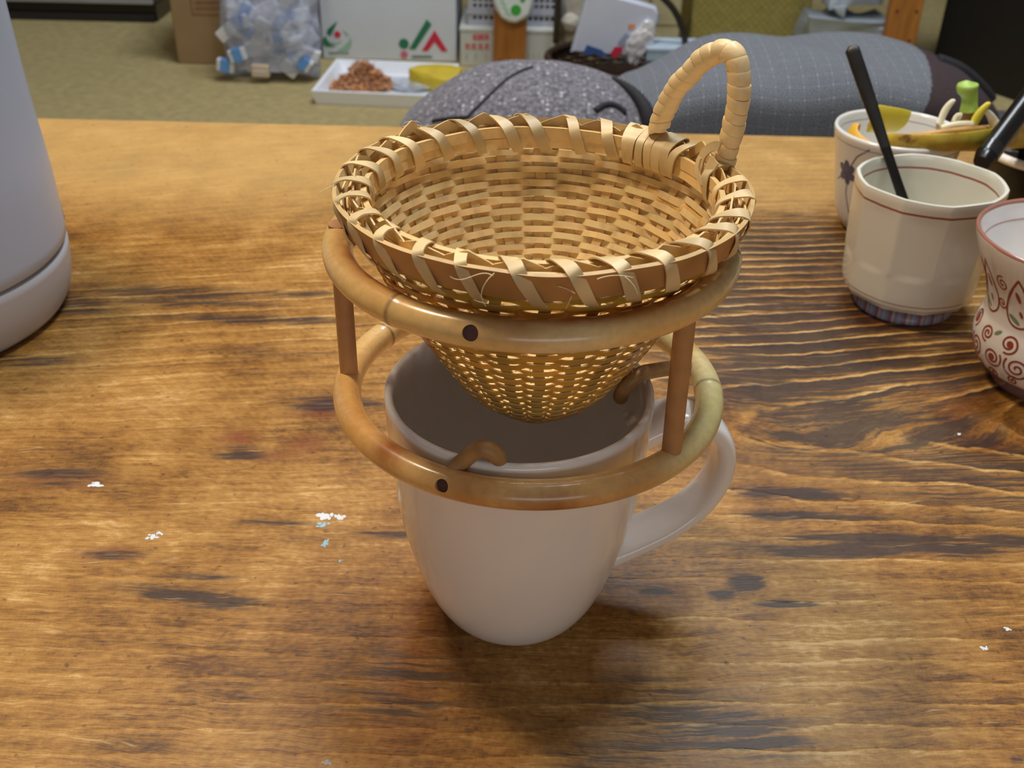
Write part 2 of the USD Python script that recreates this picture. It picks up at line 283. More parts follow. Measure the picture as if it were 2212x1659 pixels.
# ------------------------------------------------------------------ the low wooden table
YE = 0.5330
def table():
    t = thing("low_table", "old stained wooden low table top in the foreground, carrying the cups", "table", (0, .08, FLOOR))
    xs = np.unique(np.r_[np.linspace(-.85, -.45, 9), np.arange(-.45, .4601, .0022), np.linspace(.46, .85, 9)].round(5))
    ys = np.unique(np.r_[np.linspace(-.42, -.10, 9), np.arange(-.10, YE, .0022), YE].round(5))
    X, Y = np.meshgrid(xs, ys, indexing="ij"); nx, ny = X.shape
    # nested rings of a flat-sawn board, their nose pointing left behind the faceted cup
    yc, x0, s = .105 + .04*np.sin(X*2.2), .30, .030
    d = Y - yc
    soft = np.log1p(np.exp((x0 - X)/.03))*.03
    g = np.sign(d)*0 + np.sqrt(d**2*1.0 + s*soft*.55 + 1e-5)
    g = g + .012*(meshkit.fbm(np.stack([X*5, Y*9, X*0], -1), 3, 3) - .5) + np.where(d < 0, .003, 0)*np.clip(-d/.02, 0, 1)
    far = np.clip((Y - .36)/.03, 0, 1)
    stain, rust, pale = np.zeros_like(X), np.zeros_like(X), np.zeros_like(X)
    def spot(arr, px, py, rx, ry, a, rot=0., p=1.):
        c = on_z(px, py, 0); e = on_z(px+rx, py, 0) - c; wx = np.hypot(*e[:2]); wy = abs(on_z(px, py-ry, 0)[1]-c[1]); ang = math.radians(rot)
        U = ((X-c[0])*math.cos(ang) + (Y-c[1])*math.sin(ang))/wx; V = (-(X-c[0])*math.sin(ang) + (Y-c[1])*math.cos(ang))/wy
        np.maximum(arr, a*np.exp(-(U*U+V*V)**p), out=arr)
    for q in ((1720, 740, 280, 140, .62), (1540, 640, 220, 90, .56), (1650, 830, 180, 70, .62), (1830, 900, 280, 120, .42), (2080, 1000, 220, 120, .32), (1720, 530, 280, 80, .44), (2050, 780, 140, 80, .38), (1480, 900, 90, 60, .36), (1620, 790, 60, 12, .75), (1740, 745, 70, 12, .75), (1900, 735, 70, 12, .6), (1560, 700, 70, 10, .6), (1705, 940, 40, 14, .7), (1890, 1010, 90, 12, .5),
              (330, 632, 270, 16, .42), (560, 690, 210, 9, .5), (150, 655, 110, 22, .5), (640, 636, 110, 9, .42), (400, 655, 200, 6, .5), (560, 760, 200, 8, .3), (60, 780, 120, 12, .4),
              (400, 1285, 75, 10, .9), (480, 1303, 80, 9, .85), (330, 1270, 110, 7, .5), (250, 1200, 70, 8, .5), (560, 1128, 110, 6, .42), (640, 1165, 120, 6, .4), (860, 1155, 80, 7, .5), (420, 1245, 90, 6, .4),
              (1690, 1066, 110, 11, .9), (1900, 1168, 170, 15, 1.0), (2060, 1185, 110, 13, .95), (1780, 1190, 150, 11, .9), (1730, 1115, 150, 10, .7), (1610, 1258, 32, 16, 1.0), (1560, 1287, 26, 10, .8), (1700, 1305, 60, 7, .7), (1420, 1275, 30, 12, .7), (2190, 1172, 80, 12, .8), (1640, 1180, 120, 8, .6),
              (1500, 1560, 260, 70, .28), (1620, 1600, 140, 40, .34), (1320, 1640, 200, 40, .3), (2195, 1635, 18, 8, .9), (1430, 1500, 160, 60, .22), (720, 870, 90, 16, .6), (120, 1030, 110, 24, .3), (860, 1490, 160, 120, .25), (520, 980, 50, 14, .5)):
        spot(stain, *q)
    for q in ((700, 880, 60, 26, .95), (510, 945, 55, 22, .85), (590, 985, 90, 14, .7), (660, 960, 70, 30, .6), (100, 1035, 170, 34, .55), (220, 1196, 90, 20, .75), (930, 1400, 120, 200, .55), (850, 1560, 160, 120, .45), (1690, 1066, 120, 16, .6), (1830, 690, 180, 26, .6), (420, 1440, 160, 40, .3), (150, 600, 120, 40, .4), (2100, 900, 120, 160, .45), (300, 870, 260, 40, .3)):
        spot(rust, *q)
    pale = np.clip((Y - .30)/.14, 0, 1)*np.clip((.22 - X)/.14, .0, 1)*.9 + .55*np.clip((Y - .365)/.02, 0, 1)*np.clip((X - .12)/.1, 0, 1)
    pale = np.clip(pale, 0, 1)
    # direction of the fine streaks
    wr = 1/(1+np.exp(-(X-.08)/.02))/(1+np.exp(-np.clip((d+.028)/.005, -50, 50))); flow = (1-wr)*(d*1.517/(1+1.1*(np.minimum(X, .05)+.42)) + .012) + wr*(g + .4*d)
    # how strongly the rings show: most at the nose on the right, faint on the scrubbed left and far parts
    sg = lambda x: 1/(1+np.exp(-x))
    figure = .34 + .95*sg((X-.06)/.02)*sg((Y-.06)/.02)*sg((.36-Y)/.015) + .35*sg((X-.06)/.03)*sg((.0-Y)/.02) + .35*sg((-.1-X)/.04)*np.exp(-((Y-.205)/.05)**2) - .15*sg((Y-.3)/.02)*sg((.1-X)/.04)
    gx, gy = np.gradient(g, xs, axis=0), np.gradient(g, ys, axis=1); figure *= np.clip(np.hypot(gx, gy)*1.4 - .10, .30, 1)
    Z = np.zeros_like(X)
    V = np.stack([X, Y, Z], -1).reshape(-1, 3)
    i, j = np.meshgrid(np.arange(nx-1), np.arange(ny-1), indexing="ij")
    F = np.stack([i*ny+j, (i+1)*ny+j, (i+1)*ny+j+1, i*ny+j+1], -1).reshape(-1, 4)
    # rounded far edge, sides and underside
    k = len(V)
    edge = [(0, 0), (.0022, -.0012), (.0035, -.004), (.0035, -.040)]
    rows = [A([[x, YE + dy, dz] for x in xs]) for dy, dz in edge]
    V2 = np.vstack(rows); E = []
    for a in range(3):
        for b in range(nx-1): E.append([k+a*nx+b, k+a*nx+b+1, k+(a+1)*nx+b+1, k+(a+1)*nx+b][::-1])
    o = k + 4*nx
    lo, hi = (xs[0], ys[0]), (xs[-1], YE+.0035)
    V3 = A([[lo[0], lo[1], 0], [hi[0], lo[1], 0], [lo[0], lo[1], -.04], [hi[0], lo[1], -.04], [lo[0], hi[1], -.04], [hi[0], hi[1], -.04], [lo[0], YE, 0], [hi[0], YE, 0]])
    E += [[o+0, o+2, o+3, o+1], [o+2, o+4, o+5, o+3], [o+0, o+6, o+4, o+2], [o+1, o+3, o+5, o+7]]
    VV = np.vstack([V, V2, V3]); FF = np.vstack([F, A(E)]); n2 = len(VV) - len(V)
    ext = lambda a: np.r_[a.ravel(), np.tile(a[:, -1], 4), np.full(8, float(a.mean()))]
    m = trimesh.Trimesh(VV, np.vstack([FF[:, [0, 1, 2]], FF[:, [0, 2, 3]]]), process=False)
    part(t, "tabletop", m, M_table, False, attrs={"grain": ext(g), "stain": ext(stain), "rust": ext(rust), "pale": ext(pale), "figure": ext(figure), "flow": ext(flow)})
    for x in (-.76, .76):
        for y in (-.34, .46): part(t, "leg", box((x-.035, y-.035, FLOOR), (x+.035, y+.035, -.0395), .006), M_leg)
    # flecks of dried paint
    M_p = plain("paint_white", (214, 220, 226), .6); M_pb = plain("paint_blue", (150, 196, 214), .6); r = np.random.default_rng(5)
    for px, py, w, h, m_ in ((702, 1116, 20, 11, M_p), (733, 1118, 14, 8, M_p), (698, 1134, 18, 6, M_pb), (703, 1174, 9, 11, M_pb), (735, 1212, 6, 4, M_pb), (330, 1160, 16, 8, M_p), (345, 1152, 10, 5, M_p), (208, 1046, 19, 7, M_p), (2126, 1401, 9, 7, M_p), (2073, 938, 5, 3, M_p), (2178, 1359, 9, 5, M_p), (706, 1648, 13, 9, M_blade)):
        c = on_z(px, py, 0); e = on_z(px+w, py, 0)[0]-c[0]; f_ = on_z(px, py-h, 0)[1]-c[1]
        u = shapely.unary_union([affinity.rotate(affinity.scale(Point(0, 0).buffer(1, 6), e*r.uniform(.25, .6), f_*r.uniform(.25, .6)), r.uniform(0, 90)).buffer(0) for _ in range(1)] +
            [affinity.translate(affinity.scale(Point(0, 0).buffer(1, 3), e*r.uniform(.15, .38), f_*r.uniform(.15, .4)), e*r.uniform(-.7, .7), f_*r.uniform(-.6, .6)) for _ in range(9)])
        part(t, "paint_fleck", flat(affinity.translate(u, c[0], c[1]), -.0001, .0002), m_, False)
table()

# ------------------------------------------------------------------ mug
def mug():
    t = thing("mug", "white porcelain mug under the bamboo stand, with a wide strap handle", "mug", (0, 0, 0))
    out = [(0, .0012), (.0195, .0012), (.0210, 0), (.0226, .0), (.0248, .0016), (.0284, .0065), (.0326, .0155), (.0374, .0320), (.0405, .047), (.0425, .065), (.0436, .083), (.0440, .0926), (.0438, .0939), (.0428, .0944), (.0416, .0939), (.0412, .0926), (.0406, .081), (.0393, .061), (.0370, .045), (.0335, .029), (.027, .017), (.020, .0085), (0, .007)]
    part(t, "body", lathe(out, (.0006, 0, 0), 128, 140), M_mug, True)
    az = math.radians(9); rd = A([math.cos(az), math.sin(az), 0]); sd = A([-rd[1], rd[0], 0])
    P = spl([rd*r + A([0, 0, z]) for r, z in ((.0405, .0725), (.0515, .0780), (.0635, .0775), (.0718, .0690), (.0735, .055), (.0672, .0415), (.054, .0310), (.0350, .0228))], 60)
    Tn = frames(P); N = np.cross(Tn, sd); n = len(P); a = np.arange(24)*2*np.pi/24
    s = np.linspace(0, 1, n); wid = .0082 + .0022*np.abs(2*s-1)**2; th = .0034 + .0012*np.abs(2*s-1)**4
    ca, sa = np.sign(np.cos(a))*np.abs(np.cos(a))**.75, np.sign(np.sin(a))*np.abs(np.sin(a))**.75
    V = P[:, None] + wid[:, None, None]*ca[None, :, None]*sd + th[:, None, None]*sa[None, :, None]*N[:, None]
    V = V.reshape(-1, 3); i, j = np.meshgrid(np.arange(n-1), np.arange(24), indexing="ij"); j2 = (j+1) % 24
    F = np.stack([i*24+j, i*24+j2, (i+1)*24+j2, (i+1)*24+j], -1).reshape(-1, 4)
    m = trimesh.Trimesh(V, np.vstack([F[:, [0, 1, 2]], F[:, [0, 2, 3]]]), process=False); m.fix_normals()
    part(t, "handle", m, M_mug, True)
mug()

# ------------------------------------------------------------------ bamboo stand
RL, RU, RT = .0608, .0594, .0046
CL, CU = A([.0036, .0120, .0878]), A([.0031, .0085, .1419])
def ring_mesh(c, R, rt, nodes, hole, burns, green, ns=640, sides=28, seed=0):
    ph = np.arange(ns)*2*np.pi/ns; a = np.arange(sides)*2*np.pi/sides
    dang = lambda p, q: np.abs((p - q + np.pi) % (2*np.pi) - np.pi)
    r = rt*(1 + .03*(meshkit.noise(np.stack([np.cos(ph)*3, np.sin(ph)*3, ph*0+seed], -1), seed) - .5))
    for q in nodes: r = r*(1 + .07*np.exp(-(dang(ph, q)/.022)**2) - .05*np.exp(-((dang(ph, q))/.006)**2))
    rr = R + r[:, None]*np.cos(a); zz = r[:, None]*np.sin(a)
    V = np.stack([c[0] + rr*np.cos(ph)[:, None], c[1] + rr*np.sin(ph)[:, None], c[2] + zz], -1).reshape(-1, 3)
    i, j = np.meshgrid(np.arange(ns), np.arange(sides), indexing="ij"); i2, j2 = (i+1) % ns, (j+1) % sides
    F = np.stack([i*sides+j, i2*sides+j, i2*sides+j2, i*sides+j2], -1).reshape(-1, 4); F = np.vstack([F[:, [0, 1, 2]], F[:, [0, 2, 3]]])
    m = trimesh.Trimesh(V, F, process=False)
    if m.volume < 0: m.invert()
    mf = manifold3d.Manifold(manifold3d.Mesh(m.vertices.astype(np.float32), m.faces.astype(np.uint32)))
    h0, hd, hr = hole
    cyl = trimesh.creation.cylinder(hr, segment=[h0 - hd*.0026, h0 + hd*.008], sections=28)
    mf = mf - manifold3d.Manifold(manifold3d.Mesh(cyl.vertices.astype(np.float32), cyl.faces.astype(np.uint32)))
    v, f, _ = meshkit.arrays(mf)
    mm = trimesh.graph.smooth_shade(trimesh.Trimesh(v, f, process=False), angle=math.radians(40), facet_minarea=None)
    v = mm.vertices; p = np.arctan2(v[:, 1]-c[1], v[:, 0]-c[0]); zl = (v[:, 2]-c[2])/rt; rl = (np.hypot(v[:, 1]-c[1], v[:, 0]-c[0])-R)/rt
    burn = np.zeros(len(v))
    for q, w, s, side in burns:   # scorched stretches: place, width, strength, which side of the cane
        burn = np.maximum(burn, s*np.exp(-(dang(p, q)/w)**2)*np.clip(.5 + .7*(side[0]*rl + side[1]*zl), 0, 1))
    burn = np.clip(burn*(.7 + .8*meshkit.fbm(v*160, 3, seed)), 0, .95)
    gr = np.zeros(len(v))
    for q, w, s in green: gr = np.maximum(gr, s*np.exp(-(dang(p, q)/w)**2))
    nd = np.zeros(len(v))
    for q in nodes: nd = np.maximum(nd, .9*np.exp(-(dang(p, q)/.012)**2)*(.45 + .55*meshkit.noise(v*700, 4)))
    return mm, {"burn": burn, "green": gr*(.6+.6*meshkit.fbm(v*90, 3, 9)), "node": nd}
def stand():
    t = thing("dripper_stand", "lacquered bamboo stand of two hoops joined by posts, hooked on the mug rim", "stand", (CL[0], CL[1], CL[2]-RT))
    rad = math.radians
    def hole_at(c, R, px, py):
        # point of the cane that the picture's hole shows
        d = ray(px, py); s = EYE + d*((c[2]+.0012 - EYE[2])/d[2]); az = math.atan2(s[1]-c[1], s[0]-c[0])
        hd = A([math.cos(az)*.93, math.sin(az)*.93, .36]); hd /= np.linalg.norm(hd)
        return A([c[0]+R*math.cos(az), c[1]+R*math.sin(az), c[2]]) + hd*RT, hd
    full = (0., 0.)
    for c, R, px, py, hr, nodes, burns, green, sd in (
            (CU, RU, 1013, 727, .0022, [rad(232), rad(100), rad(350)], [(rad(290), .8, 1.15, (-1.1, .25)), (rad(215), .5, .7, (-1.2, .1)), (rad(265), .25, .5, (0, .9)), (rad(330), .3, .5, (-.8, .5))], [(rad(-12), .45, .8)], 1),
            (CL, RL, 946, 1062, .0021, [rad(24), rad(-2), rad(150)], [(rad(228), .12, .75, (0, .8)), (rad(275), .22, .75, (.7, -.6)), (rad(118), .2, .5, full), (rad(252), .2, .5, (.4, 0)), (rad(300), .25, .45, (.5, -.5)), (rad(20), .07, .6, full)], [(rad(-18), .5, .9), (rad(35), .3, .6)], 2)):
        h0, hd = hole_at(c, R, px, py)
        m, at = ring_mesh(c, R, RT, nodes, (h0, hd, hr), burns, green, seed=sd)
        part(t, "hoop", m, M_ring, True, attrs=at, label="upper hoop" if sd == 1 else "lower hoop with dark node rings")
        pg = tubem([h0 - hd*.0026, h0 - hd*(.0006 if sd == 1 else .0014)], hr*.93, 20, ref=(1, 0, .2))
        part(t, "peg_end", pg, M_peg, 40)
    for az in (181, -44, 66):
        a = rad(az); e = A([math.cos(a), math.sin(a)])
        b0 = A([*(CL[:2] + e*(RL-.0004)), CL[2]+.001]); b1 = A([*(CU[:2] + e*RU), CU[2]+(RT+.0003 if az == 181 else 0)])
        part(t, "post", tubem(np.linspace(b0, b1, 6), .0030, 22, ref=(1, 0, 0)), M_post, 40)
    H = [[on_z(952, 1040, 0.0880), on_z(988, 1008, 0.0915), on_z(1022, 978, 0.0968), on_z(1048, 969, 0.0992), on_z(1068, 980, 0.0975), on_z(1078, 1003, 0.0910), on_z(1080, 1020, 0.0860)],
         [on_z(1500, 796, 0.0880), on_z(1455, 795, 0.0918), on_z(1405, 802, 0.0980), on_z(1372, 815, 0.0990), on_z(1352, 836, 0.0955), on_z(1341, 858, 0.0895)]]
    hb = [A([CL[0], CL[1], 0]) + (A([[math.cos(rad(q)), -math.sin(rad(q)), 0], [math.sin(rad(q)), math.cos(rad(q)), 0], [0, 0, 1]]) @ (p - A([CL[0], CL[1], 0]))) for p in H[1] for q in (108,)]
    H.append(hb)
    for k, h in enumerate(H):
        P = spl(h, 40); s = np.linspace(0, 1, 40)
        part(t, "hook", tubem(P, .00265 - .0002*s, 18, ref=(.3, .2, 1)), M_hook, 40)
stand()

# ------------------------------------------------------------------ woven basket
BX, BY = .0060, .0095
NS = 26
_pr = A([(.0030, .0822), (.0090, .0827), (.0145, .0845), (.0195, .0882), (.0236, .0925), (.0335, .1070), (.0445, .1260), (.0538, .1462), (.0573, .1545), (.0602, .1618)])
_s = np.r_[0, np.cumsum(np.linalg.norm(np.diff(_pr, axis=0), axis=1))]
PROF = PchipInterpolator(_s, _pr); SL = _s[-1]
def prof(s):
    p = PROF(s); d = PROF.derivative()(s); d = d/np.linalg.norm(d, axis=-1, keepdims=True)
    return p, d
def cyl(r, z, ph): return np.stack([BX + r*np.cos(ph), BY + r*np.sin(ph), z + 0*ph], -1)
def radial(ph, cr, cz): return np.stack([cr*np.cos(ph), cr*np.sin(ph), cz + 0*ph], -1)
def basket():
    t = thing("woven_basket", "cone-shaped split bamboo filter basket with looped handle, sitting in the stand", "basket", (BX, BY, .082))
    r_ = np.random.default_rng(11)
    # stakes
    ss = np.linspace(.001, SL-.004, 70)
    p, d = prof(ss)
    for j in range(NS):
        ph = (j+.5)*2*np.pi/NS; q = np.full(len(ss), ph) + .012*np.sin(ss*300+j)
        P = cyl(p[:, 0], p[:, 1], q); W = np.stack([-np.sin(q), np.cos(q), 0*q], -1); N = radial(q, d[:, 1], -d[:, 0])
        m, at = strip(P, W, N, np.minimum(.0033, 2*np.pi*p[:, 0]/NS*.86), .0006, attr=True)
        part(t, "stake", m, M_stake, True, attrs={"skin": at})
    # weavers
    s = .0125; k = 0; pitch = .00205
    ph = np.arange(NS*12)*2*np.pi/(NS*12)
    while s < SL - .0065:
        (pr, pz), (dr, dz) = [x for x in prof(s)]
        amp = .00078 if pr > .02 else .0005
        off = amp*np.tanh(2.0*np.sin(NS/2*ph + math.pi*(k % 2)))
        jit = .00022*np.sin(ph*3 + k*1.7) + .00028*(meshkit.noise(np.stack([np.cos(ph)*6, np.sin(ph)*6, ph*0 + k*3.1], -1), k)-.5)*2
        N = radial(ph, dz, -dr); Tt = radial(ph, dr, dz)
        P = cyl(pr, pz, ph) + N*off[:, None] + Tt*jit[:, None]
        w = .00218*(1 + .14*(meshkit.noise(np.stack([np.cos(ph)*4, np.sin(ph)*4, ph*0 + k], -1), 50+k)-.5)*2)
        m, at = strip(P, Tt, N, w, .00048, True, True)
        part(t, "weaver", m, M_weave2 if k % 7 in (3, 6) else M_weave, True, attrs={"skin": at})
        s += pitch*(1 + .05*r_.uniform(-1, 1)); k += 1
    # closed tip
    part(t, "tip", cat(*[tubem(cyl(rr, .0820+.0009*math.cos(q*3), ph[::3]), .0009, 8, True) for q, rr in enumerate((.0018, .0035, .0052, .0069, .0086, .0103))]), M_weave, True, attrs={"skin": np.full(8*6*len(ph[::3]), 1.)})
    # rim hoops
    pa = np.arange(360)*2*np.pi/360
    def hoop(name, r, z, w, th, mt, tilt=.42, wob=.0003, seed=0, lab=None, zw=.0004):
        cr, cz = math.sin(tilt), math.cos(tilt)
        nz = lambda f, q: (meshkit.noise(np.stack([np.cos(pa)*f, np.sin(pa)*f, pa*0+seed], -1), seed+q)-.5)*2
        P = cyl(r + wob*nz(3, 1), z + zw*nz(3, 2), pa); Tt = radial(pa, cr, cz); N = radial(pa, cz, -cr)
        m, at = strip(P, Tt, N, w*(1+.05*nz(5, 3)), th, True, True)
        part(t, name, m, mt, True, attrs={"skin": at}, label=lab)
    ZR = .1568
    hoop("outer_hoop", .0608, ZR, .0088, .0013, M_hoop, .30, seed=1, lab="flat glossy outer hoop")
    hoop("inner_hoop", .0535, ZR+.0012, .0036, .0017, M_pith, .12, seed=2)
    hoop("inner_hoop", .0532, ZR-.0022, .0034, .0015, M_pith, .22, seed=3)
    for k, (r, z, w) in enumerate(((.0583, .0002, .0026), (.0596, .0012, .0026))):
        hoop("rim_filler", r, ZR+z, w, .0006, M_pith, .2, .0009, 10+k, zw=.0011)
    # bent-over stake ends between the lashings
    for j in range(NS):
        a0 = (j+.5)*2*np.pi/NS; u = np.linspace(-.12, 1.12, 22); q = a0 + u*2*np.pi/NS
        hgt = r_.uniform(.0016, .0040)*(1.5 if math.sin(a0) > .2 else 1.); pk = r_.uniform(.35, .65)
        zz = ZR + .0012 + hgt*np.where(u < pk, np.clip(u/pk, 0, 1), np.clip((1-u)/(1-pk), 0, 1))**.85
        P = cyl(.0566 + .0016*np.sin(np.pi*np.clip(u, 0, 1))*r_.uniform(-.6, 1.) + (.0018 if math.sin(a0) > .2 else 0), zz, q); W = radial(q, .05, 1.0); N = radial(q, 1., -.05)
        m, at = strip(P, W, N, .0036, .00055, attr=True)
        part(t, "stake_end", m, M_pith, True, attrs={"skin": at})
    # lashings
    def lashing(az, slant, w=.0041, out=0., zlo=0.):
        # closed outline of the rim in (r, z), walked from outside below, over the top, to inside below
        o = out
        pts = A([(.0588, -.0068), (.0604+o, -.0050), (.0617+o, -.0010), (.0625+o, .0030), (.0622+o, .0046+o), (.0598, .0056+o), (.0565, .0052+o), (.0535, .0042+o), (.0520-o, .0028), (.0515-o, .0002), (.0516-o, -.0024), (.0524-o, -.0048)])
        sp = np.r_[0, np.cumsum(np.linalg.norm(np.diff(pts, axis=0), axis=1))]; u = np.linspace(0, 1, 48)
        c = PchipInterpolator(sp, pts)(u*sp[-1]); q = az + slant*(.5-u)*2
        P = cyl(c[:, 0], ZR + c[:, 1] - .0002, q); Tn = frames(P)
        ctr = np.stack([BX + .0568*np.cos(q), BY + .0568*np.sin(q), np.full(len(q), ZR-.0005)], -1)
        N = P - ctr; N -= Tn*np.sum(N*Tn, 1, keepdims=True); N /= np.linalg.norm(N, axis=1, keepdims=True)
        W = np.cross(Tn, N)
        m, at = strip(P, W, N, w*(1+.05*np.sin(u*7+az*5)), .00045, attr=True)
        part(t, "lashing", m, M_lash, True, attrs={"skin": at})
    for j in range(28):
        azd = (j*360/28 + 4 + r_.uniform(-1.3, 1.3)) % 360
        if 26 < azd < 60: continue
        lashing(math.radians(azd), math.radians(r_.uniform(5.5, 8)), .0038*r_.uniform(.85, 1.1))
    for k, azd in enumerate((58, 54.2, 51, 47.8, 43.5, 40, 33)):
        lashing(math.radians(azd), math.radians((2.5, -1, .5, 1.5, 1, 2, -3)[k]), (.0032, .0034, .003, .003, .0038, .0036, .003)[k], .0004)
    # handle loop, standing on the back right of the rim
    a1, a2 = math.radians(57), math.radians(29); q1, q2 = cyl(.0580, A(.158), A(a1)), cyl(.0580, A(.158), A(a2))
    ch = q2 - q1; n = np.cross(ch, [0, 0, 1.0]); n /= np.linalg.norm(n)
    C = [(1424, 284), (1427, 262), (1434, 244), (1448, 213), (1468, 182), (1491, 158), (1515, 132), (1540, 116), (1565, 110), (1586, 122), (1595, 150), (1597, 178), (1596, 207), (1592, 236), (1587, 260), (1582, 285), (1575, 308), (1568, 336), (1562, 356)]
    P = spl([on_plane(x, y, q1, n) for x, y in C], 240)
    part(t, "handle_core", tubem(P, .0024, 14, ref=n), M_wrap, 40)
    K = 21
    for k in range(K):
        a, b = int(k*239/K), int((k+1)*239/K)+2; seg = P[max(a, 0):min(b, 240)]; u = np.linspace(0, 1, len(seg))
        rr = .00335*(1 + .07*np.sin(np.pi*u)**.6 + .10*(1-u) - .05 - .16*(u > .97) - .03*np.sin(k*2.1))
        part(t, "wrap", tubem(seg, rr, 22, ref=n, tilt=(.0013 + .0005*math.sin(k*1.3))*(1 if k < 10 else -.6)), M_wrap, 50)
    # knot tucked inside the rim by the right foot
    for k, (pts, w) in enumerate((([(1555, 318, .158), (1530, 322, .1595), (1514, 345, .156), (1512, 372, .149), (1524, 392, .144)], .003),
                                  ([(1545, 345, .153), (1535, 362, .1515), (1530, 380, .148), (1536, 396, .144)], .0042),
                                  ([(1512, 340, .155), (1506, 365, .149), (1512, 388, .144), (1525, 398, .142)], .0016))):
        c0 = cyl(.0518, A(.156), A(math.radians(33))); nn = A([-math.cos(.58), -math.sin(.58), .35]); nn /= np.linalg.norm(nn)
        Q = spl([on_plane(x, y, c0 + nn*(.0012*k + .001), nn) for x, y, z in pts], 24); Tn = frames(Q); W = np.cross(Tn, nn); W /= np.linalg.norm(W, axis=1, keepdims=True)
        m, at = strip(Q, W, np.cross(W, Tn), w, .0007, attr=True)
        part(t, "knot", m, M_lash, True, attrs={"skin": at})
    # loose fibres
    for pts in ([(1065, 596, .0006), (1035, 592, .0012), (1002, 603, .002), (972, 597, .0026)], [(1068, 590, .0006), (1046, 616, .0018), (1040, 640, .0018), (1050, 662, .0018)],
                [(1290, 603, .0008), (1330, 595, .0012), (1368, 600, .0018)], [(1350, 598, .0006), (1365, 612, .0012), (1378, 636, .0018)], [(1205, 618, .0006), (1232, 628, .0012), (1242, 634, .002)],
                [(1235, 640, .001), (1228, 655, .0014), (1222, 668, .002)], [(880, 286, .001), (872, 268, .0022), (905, 264, .0022), (912, 276, .001)], [(868, 274, .001), (900, 270, .003), (940, 280, .001)], [(722, 400, .0), (705, 408, .0), (690, 416, .0)], [(1570, 512, .0006), (1588, 520, .0014), (1600, 522, .002)]):
        Q = []
        for x, y, o in pts:
            yy = BY - .0618 if y > 560 else (BY + .056 if y < 300 else BY - .02)
            Q.append(on_plane(x, y, [BX, yy - o, 0], A([0, 1.0, 0])))
        part(t, "loose_fibre", tubem(spl(Q, 24), np.linspace(.00016, .00008, 24), 6, ref=(.1, 1, .2)), M_fiber, True)
basket()

# ------------------------------------------------------------------ cups at the right of the table
def wrap(poly, c, rfun, az0, h=.00012):
    """flat print (x = arc length at az0, y = height) laid on a lathed wall; rfun(z) is the wall's radius"""
    gs = [g for g in getattr(poly, "geoms", [poly]) if g.area > 1e-9]; ms = []
    for g in gs:
        g = g.segmentize(.0015); m = trimesh.creation.extrude_polygon(g, h, engine="earcut"); v = m.vertices.copy(); r = rfun(v[:, 1]); rm = rfun(A([g.centroid.y]))[0]
        ph = az0 + v[:, 0]/rm; rr = r + v[:, 2] + .00004
        m.vertices = np.stack([c[0] + rr*np.cos(ph), c[1] + rr*np.sin(ph), c[2] + v[:, 1]], -1); ms.append(m)
    return cat(*ms)
FC, FH = A([.2195, .2485, 0]), .075
M_facet = porcelain("faceted_cup_glaze", (226, 224, 212), [(FH-.0072, .0006, (150, 44, 34), .92), (.0152, .00035, (140, 70, 62), .7), (.0124, .0003, (140, 70, 62), .6)])
M_foot = mat("striped_foot", {"a": ("attribute", {"attribute": "stripe"}), "r": ("rgb_ramp", {"ramp": [(.0, lin((170, 172, 186))), (.45, lin((120, 128, 160))), (.6, lin((150, 70, 66))), (.8, lin((180, 176, 182))), (1, lin((90, 100, 140)))]}), "p": ("principled_bsdf", {"roughness": .3})}, [("a.fac", "r.fac"), ("r.color", "p.base_color")])
def facet_cup():
    t = thing("faceted_cup", "white ten-sided tea cup with thin red lines, a black stick standing in it", "cup", FC)
    prof_ = A([(0, .0062), (.0262, .0062), (.0275, .0075), (.0305, .0085), (.0345, .0112), (.0357, .0145), (.0366, .028), (.0375, .045), (.0383, .062), (.0389, .0725), (.0388, .0744), (.0378, FH), (.0366, .0744), (.0361, .0725), (.0356, .062), (.0347, .045), (.0338, .028), (.032, .016), (.027, .0115), (0, .0105)])
    n = 200; m = lathe(prof_, (0, 0, 0), n, 110); v = m.vertices; k = 10; az = np.arctan2(v[:, 1], v[:, 0]); w = 2*np.pi/k
    f = np.cos(w/2)/np.cos(((az + .345575 + 1e-6) % w) - w/2); r = np.hypot(v[:, 0], v[:, 1]); amt = np.clip((r-.027)/.004, 0, 1)*1.0
    amt = np.where((v[:, 2] > .012) & (r < .0368), amt*.35, amt*.85); amt = np.where(v[:, 2] > .064, amt*(1-.5*np.clip((v[:, 2]-.064)/.006, 0, 1)), amt); f = 1 + (f - 1 + .018)*amt
    wob = 1 + .010*np.sin(az*2+.6)*np.clip(v[:, 2]/.07, 0, 1)
    m.vertices = np.stack([v[:, 0]*f*wob, v[:, 1]*f*wob, v[:, 2] + .0003*np.sin(az*5+1)*np.clip((v[:, 2]-.06)/.012, 0, 1)], -1) + FC
    part(t, "body", m, M_facet, 30)
    foot = lathe([(0, .001), (.0245, .001), (.0255, 0), (.0268, 0), (.0275, .001), (.0275, .0078), (0, .0078)], FC, 160); a = np.arctan2(foot.vertices[:, 1]-FC[1], foot.vertices[:, 0]-FC[0])
    part(t, "foot", foot, M_foot, True, label="foot ring painted with blue and red stripes", attrs={"stripe": (a*22/(2*np.pi)*1.0) % 1.0})
facet_cup()
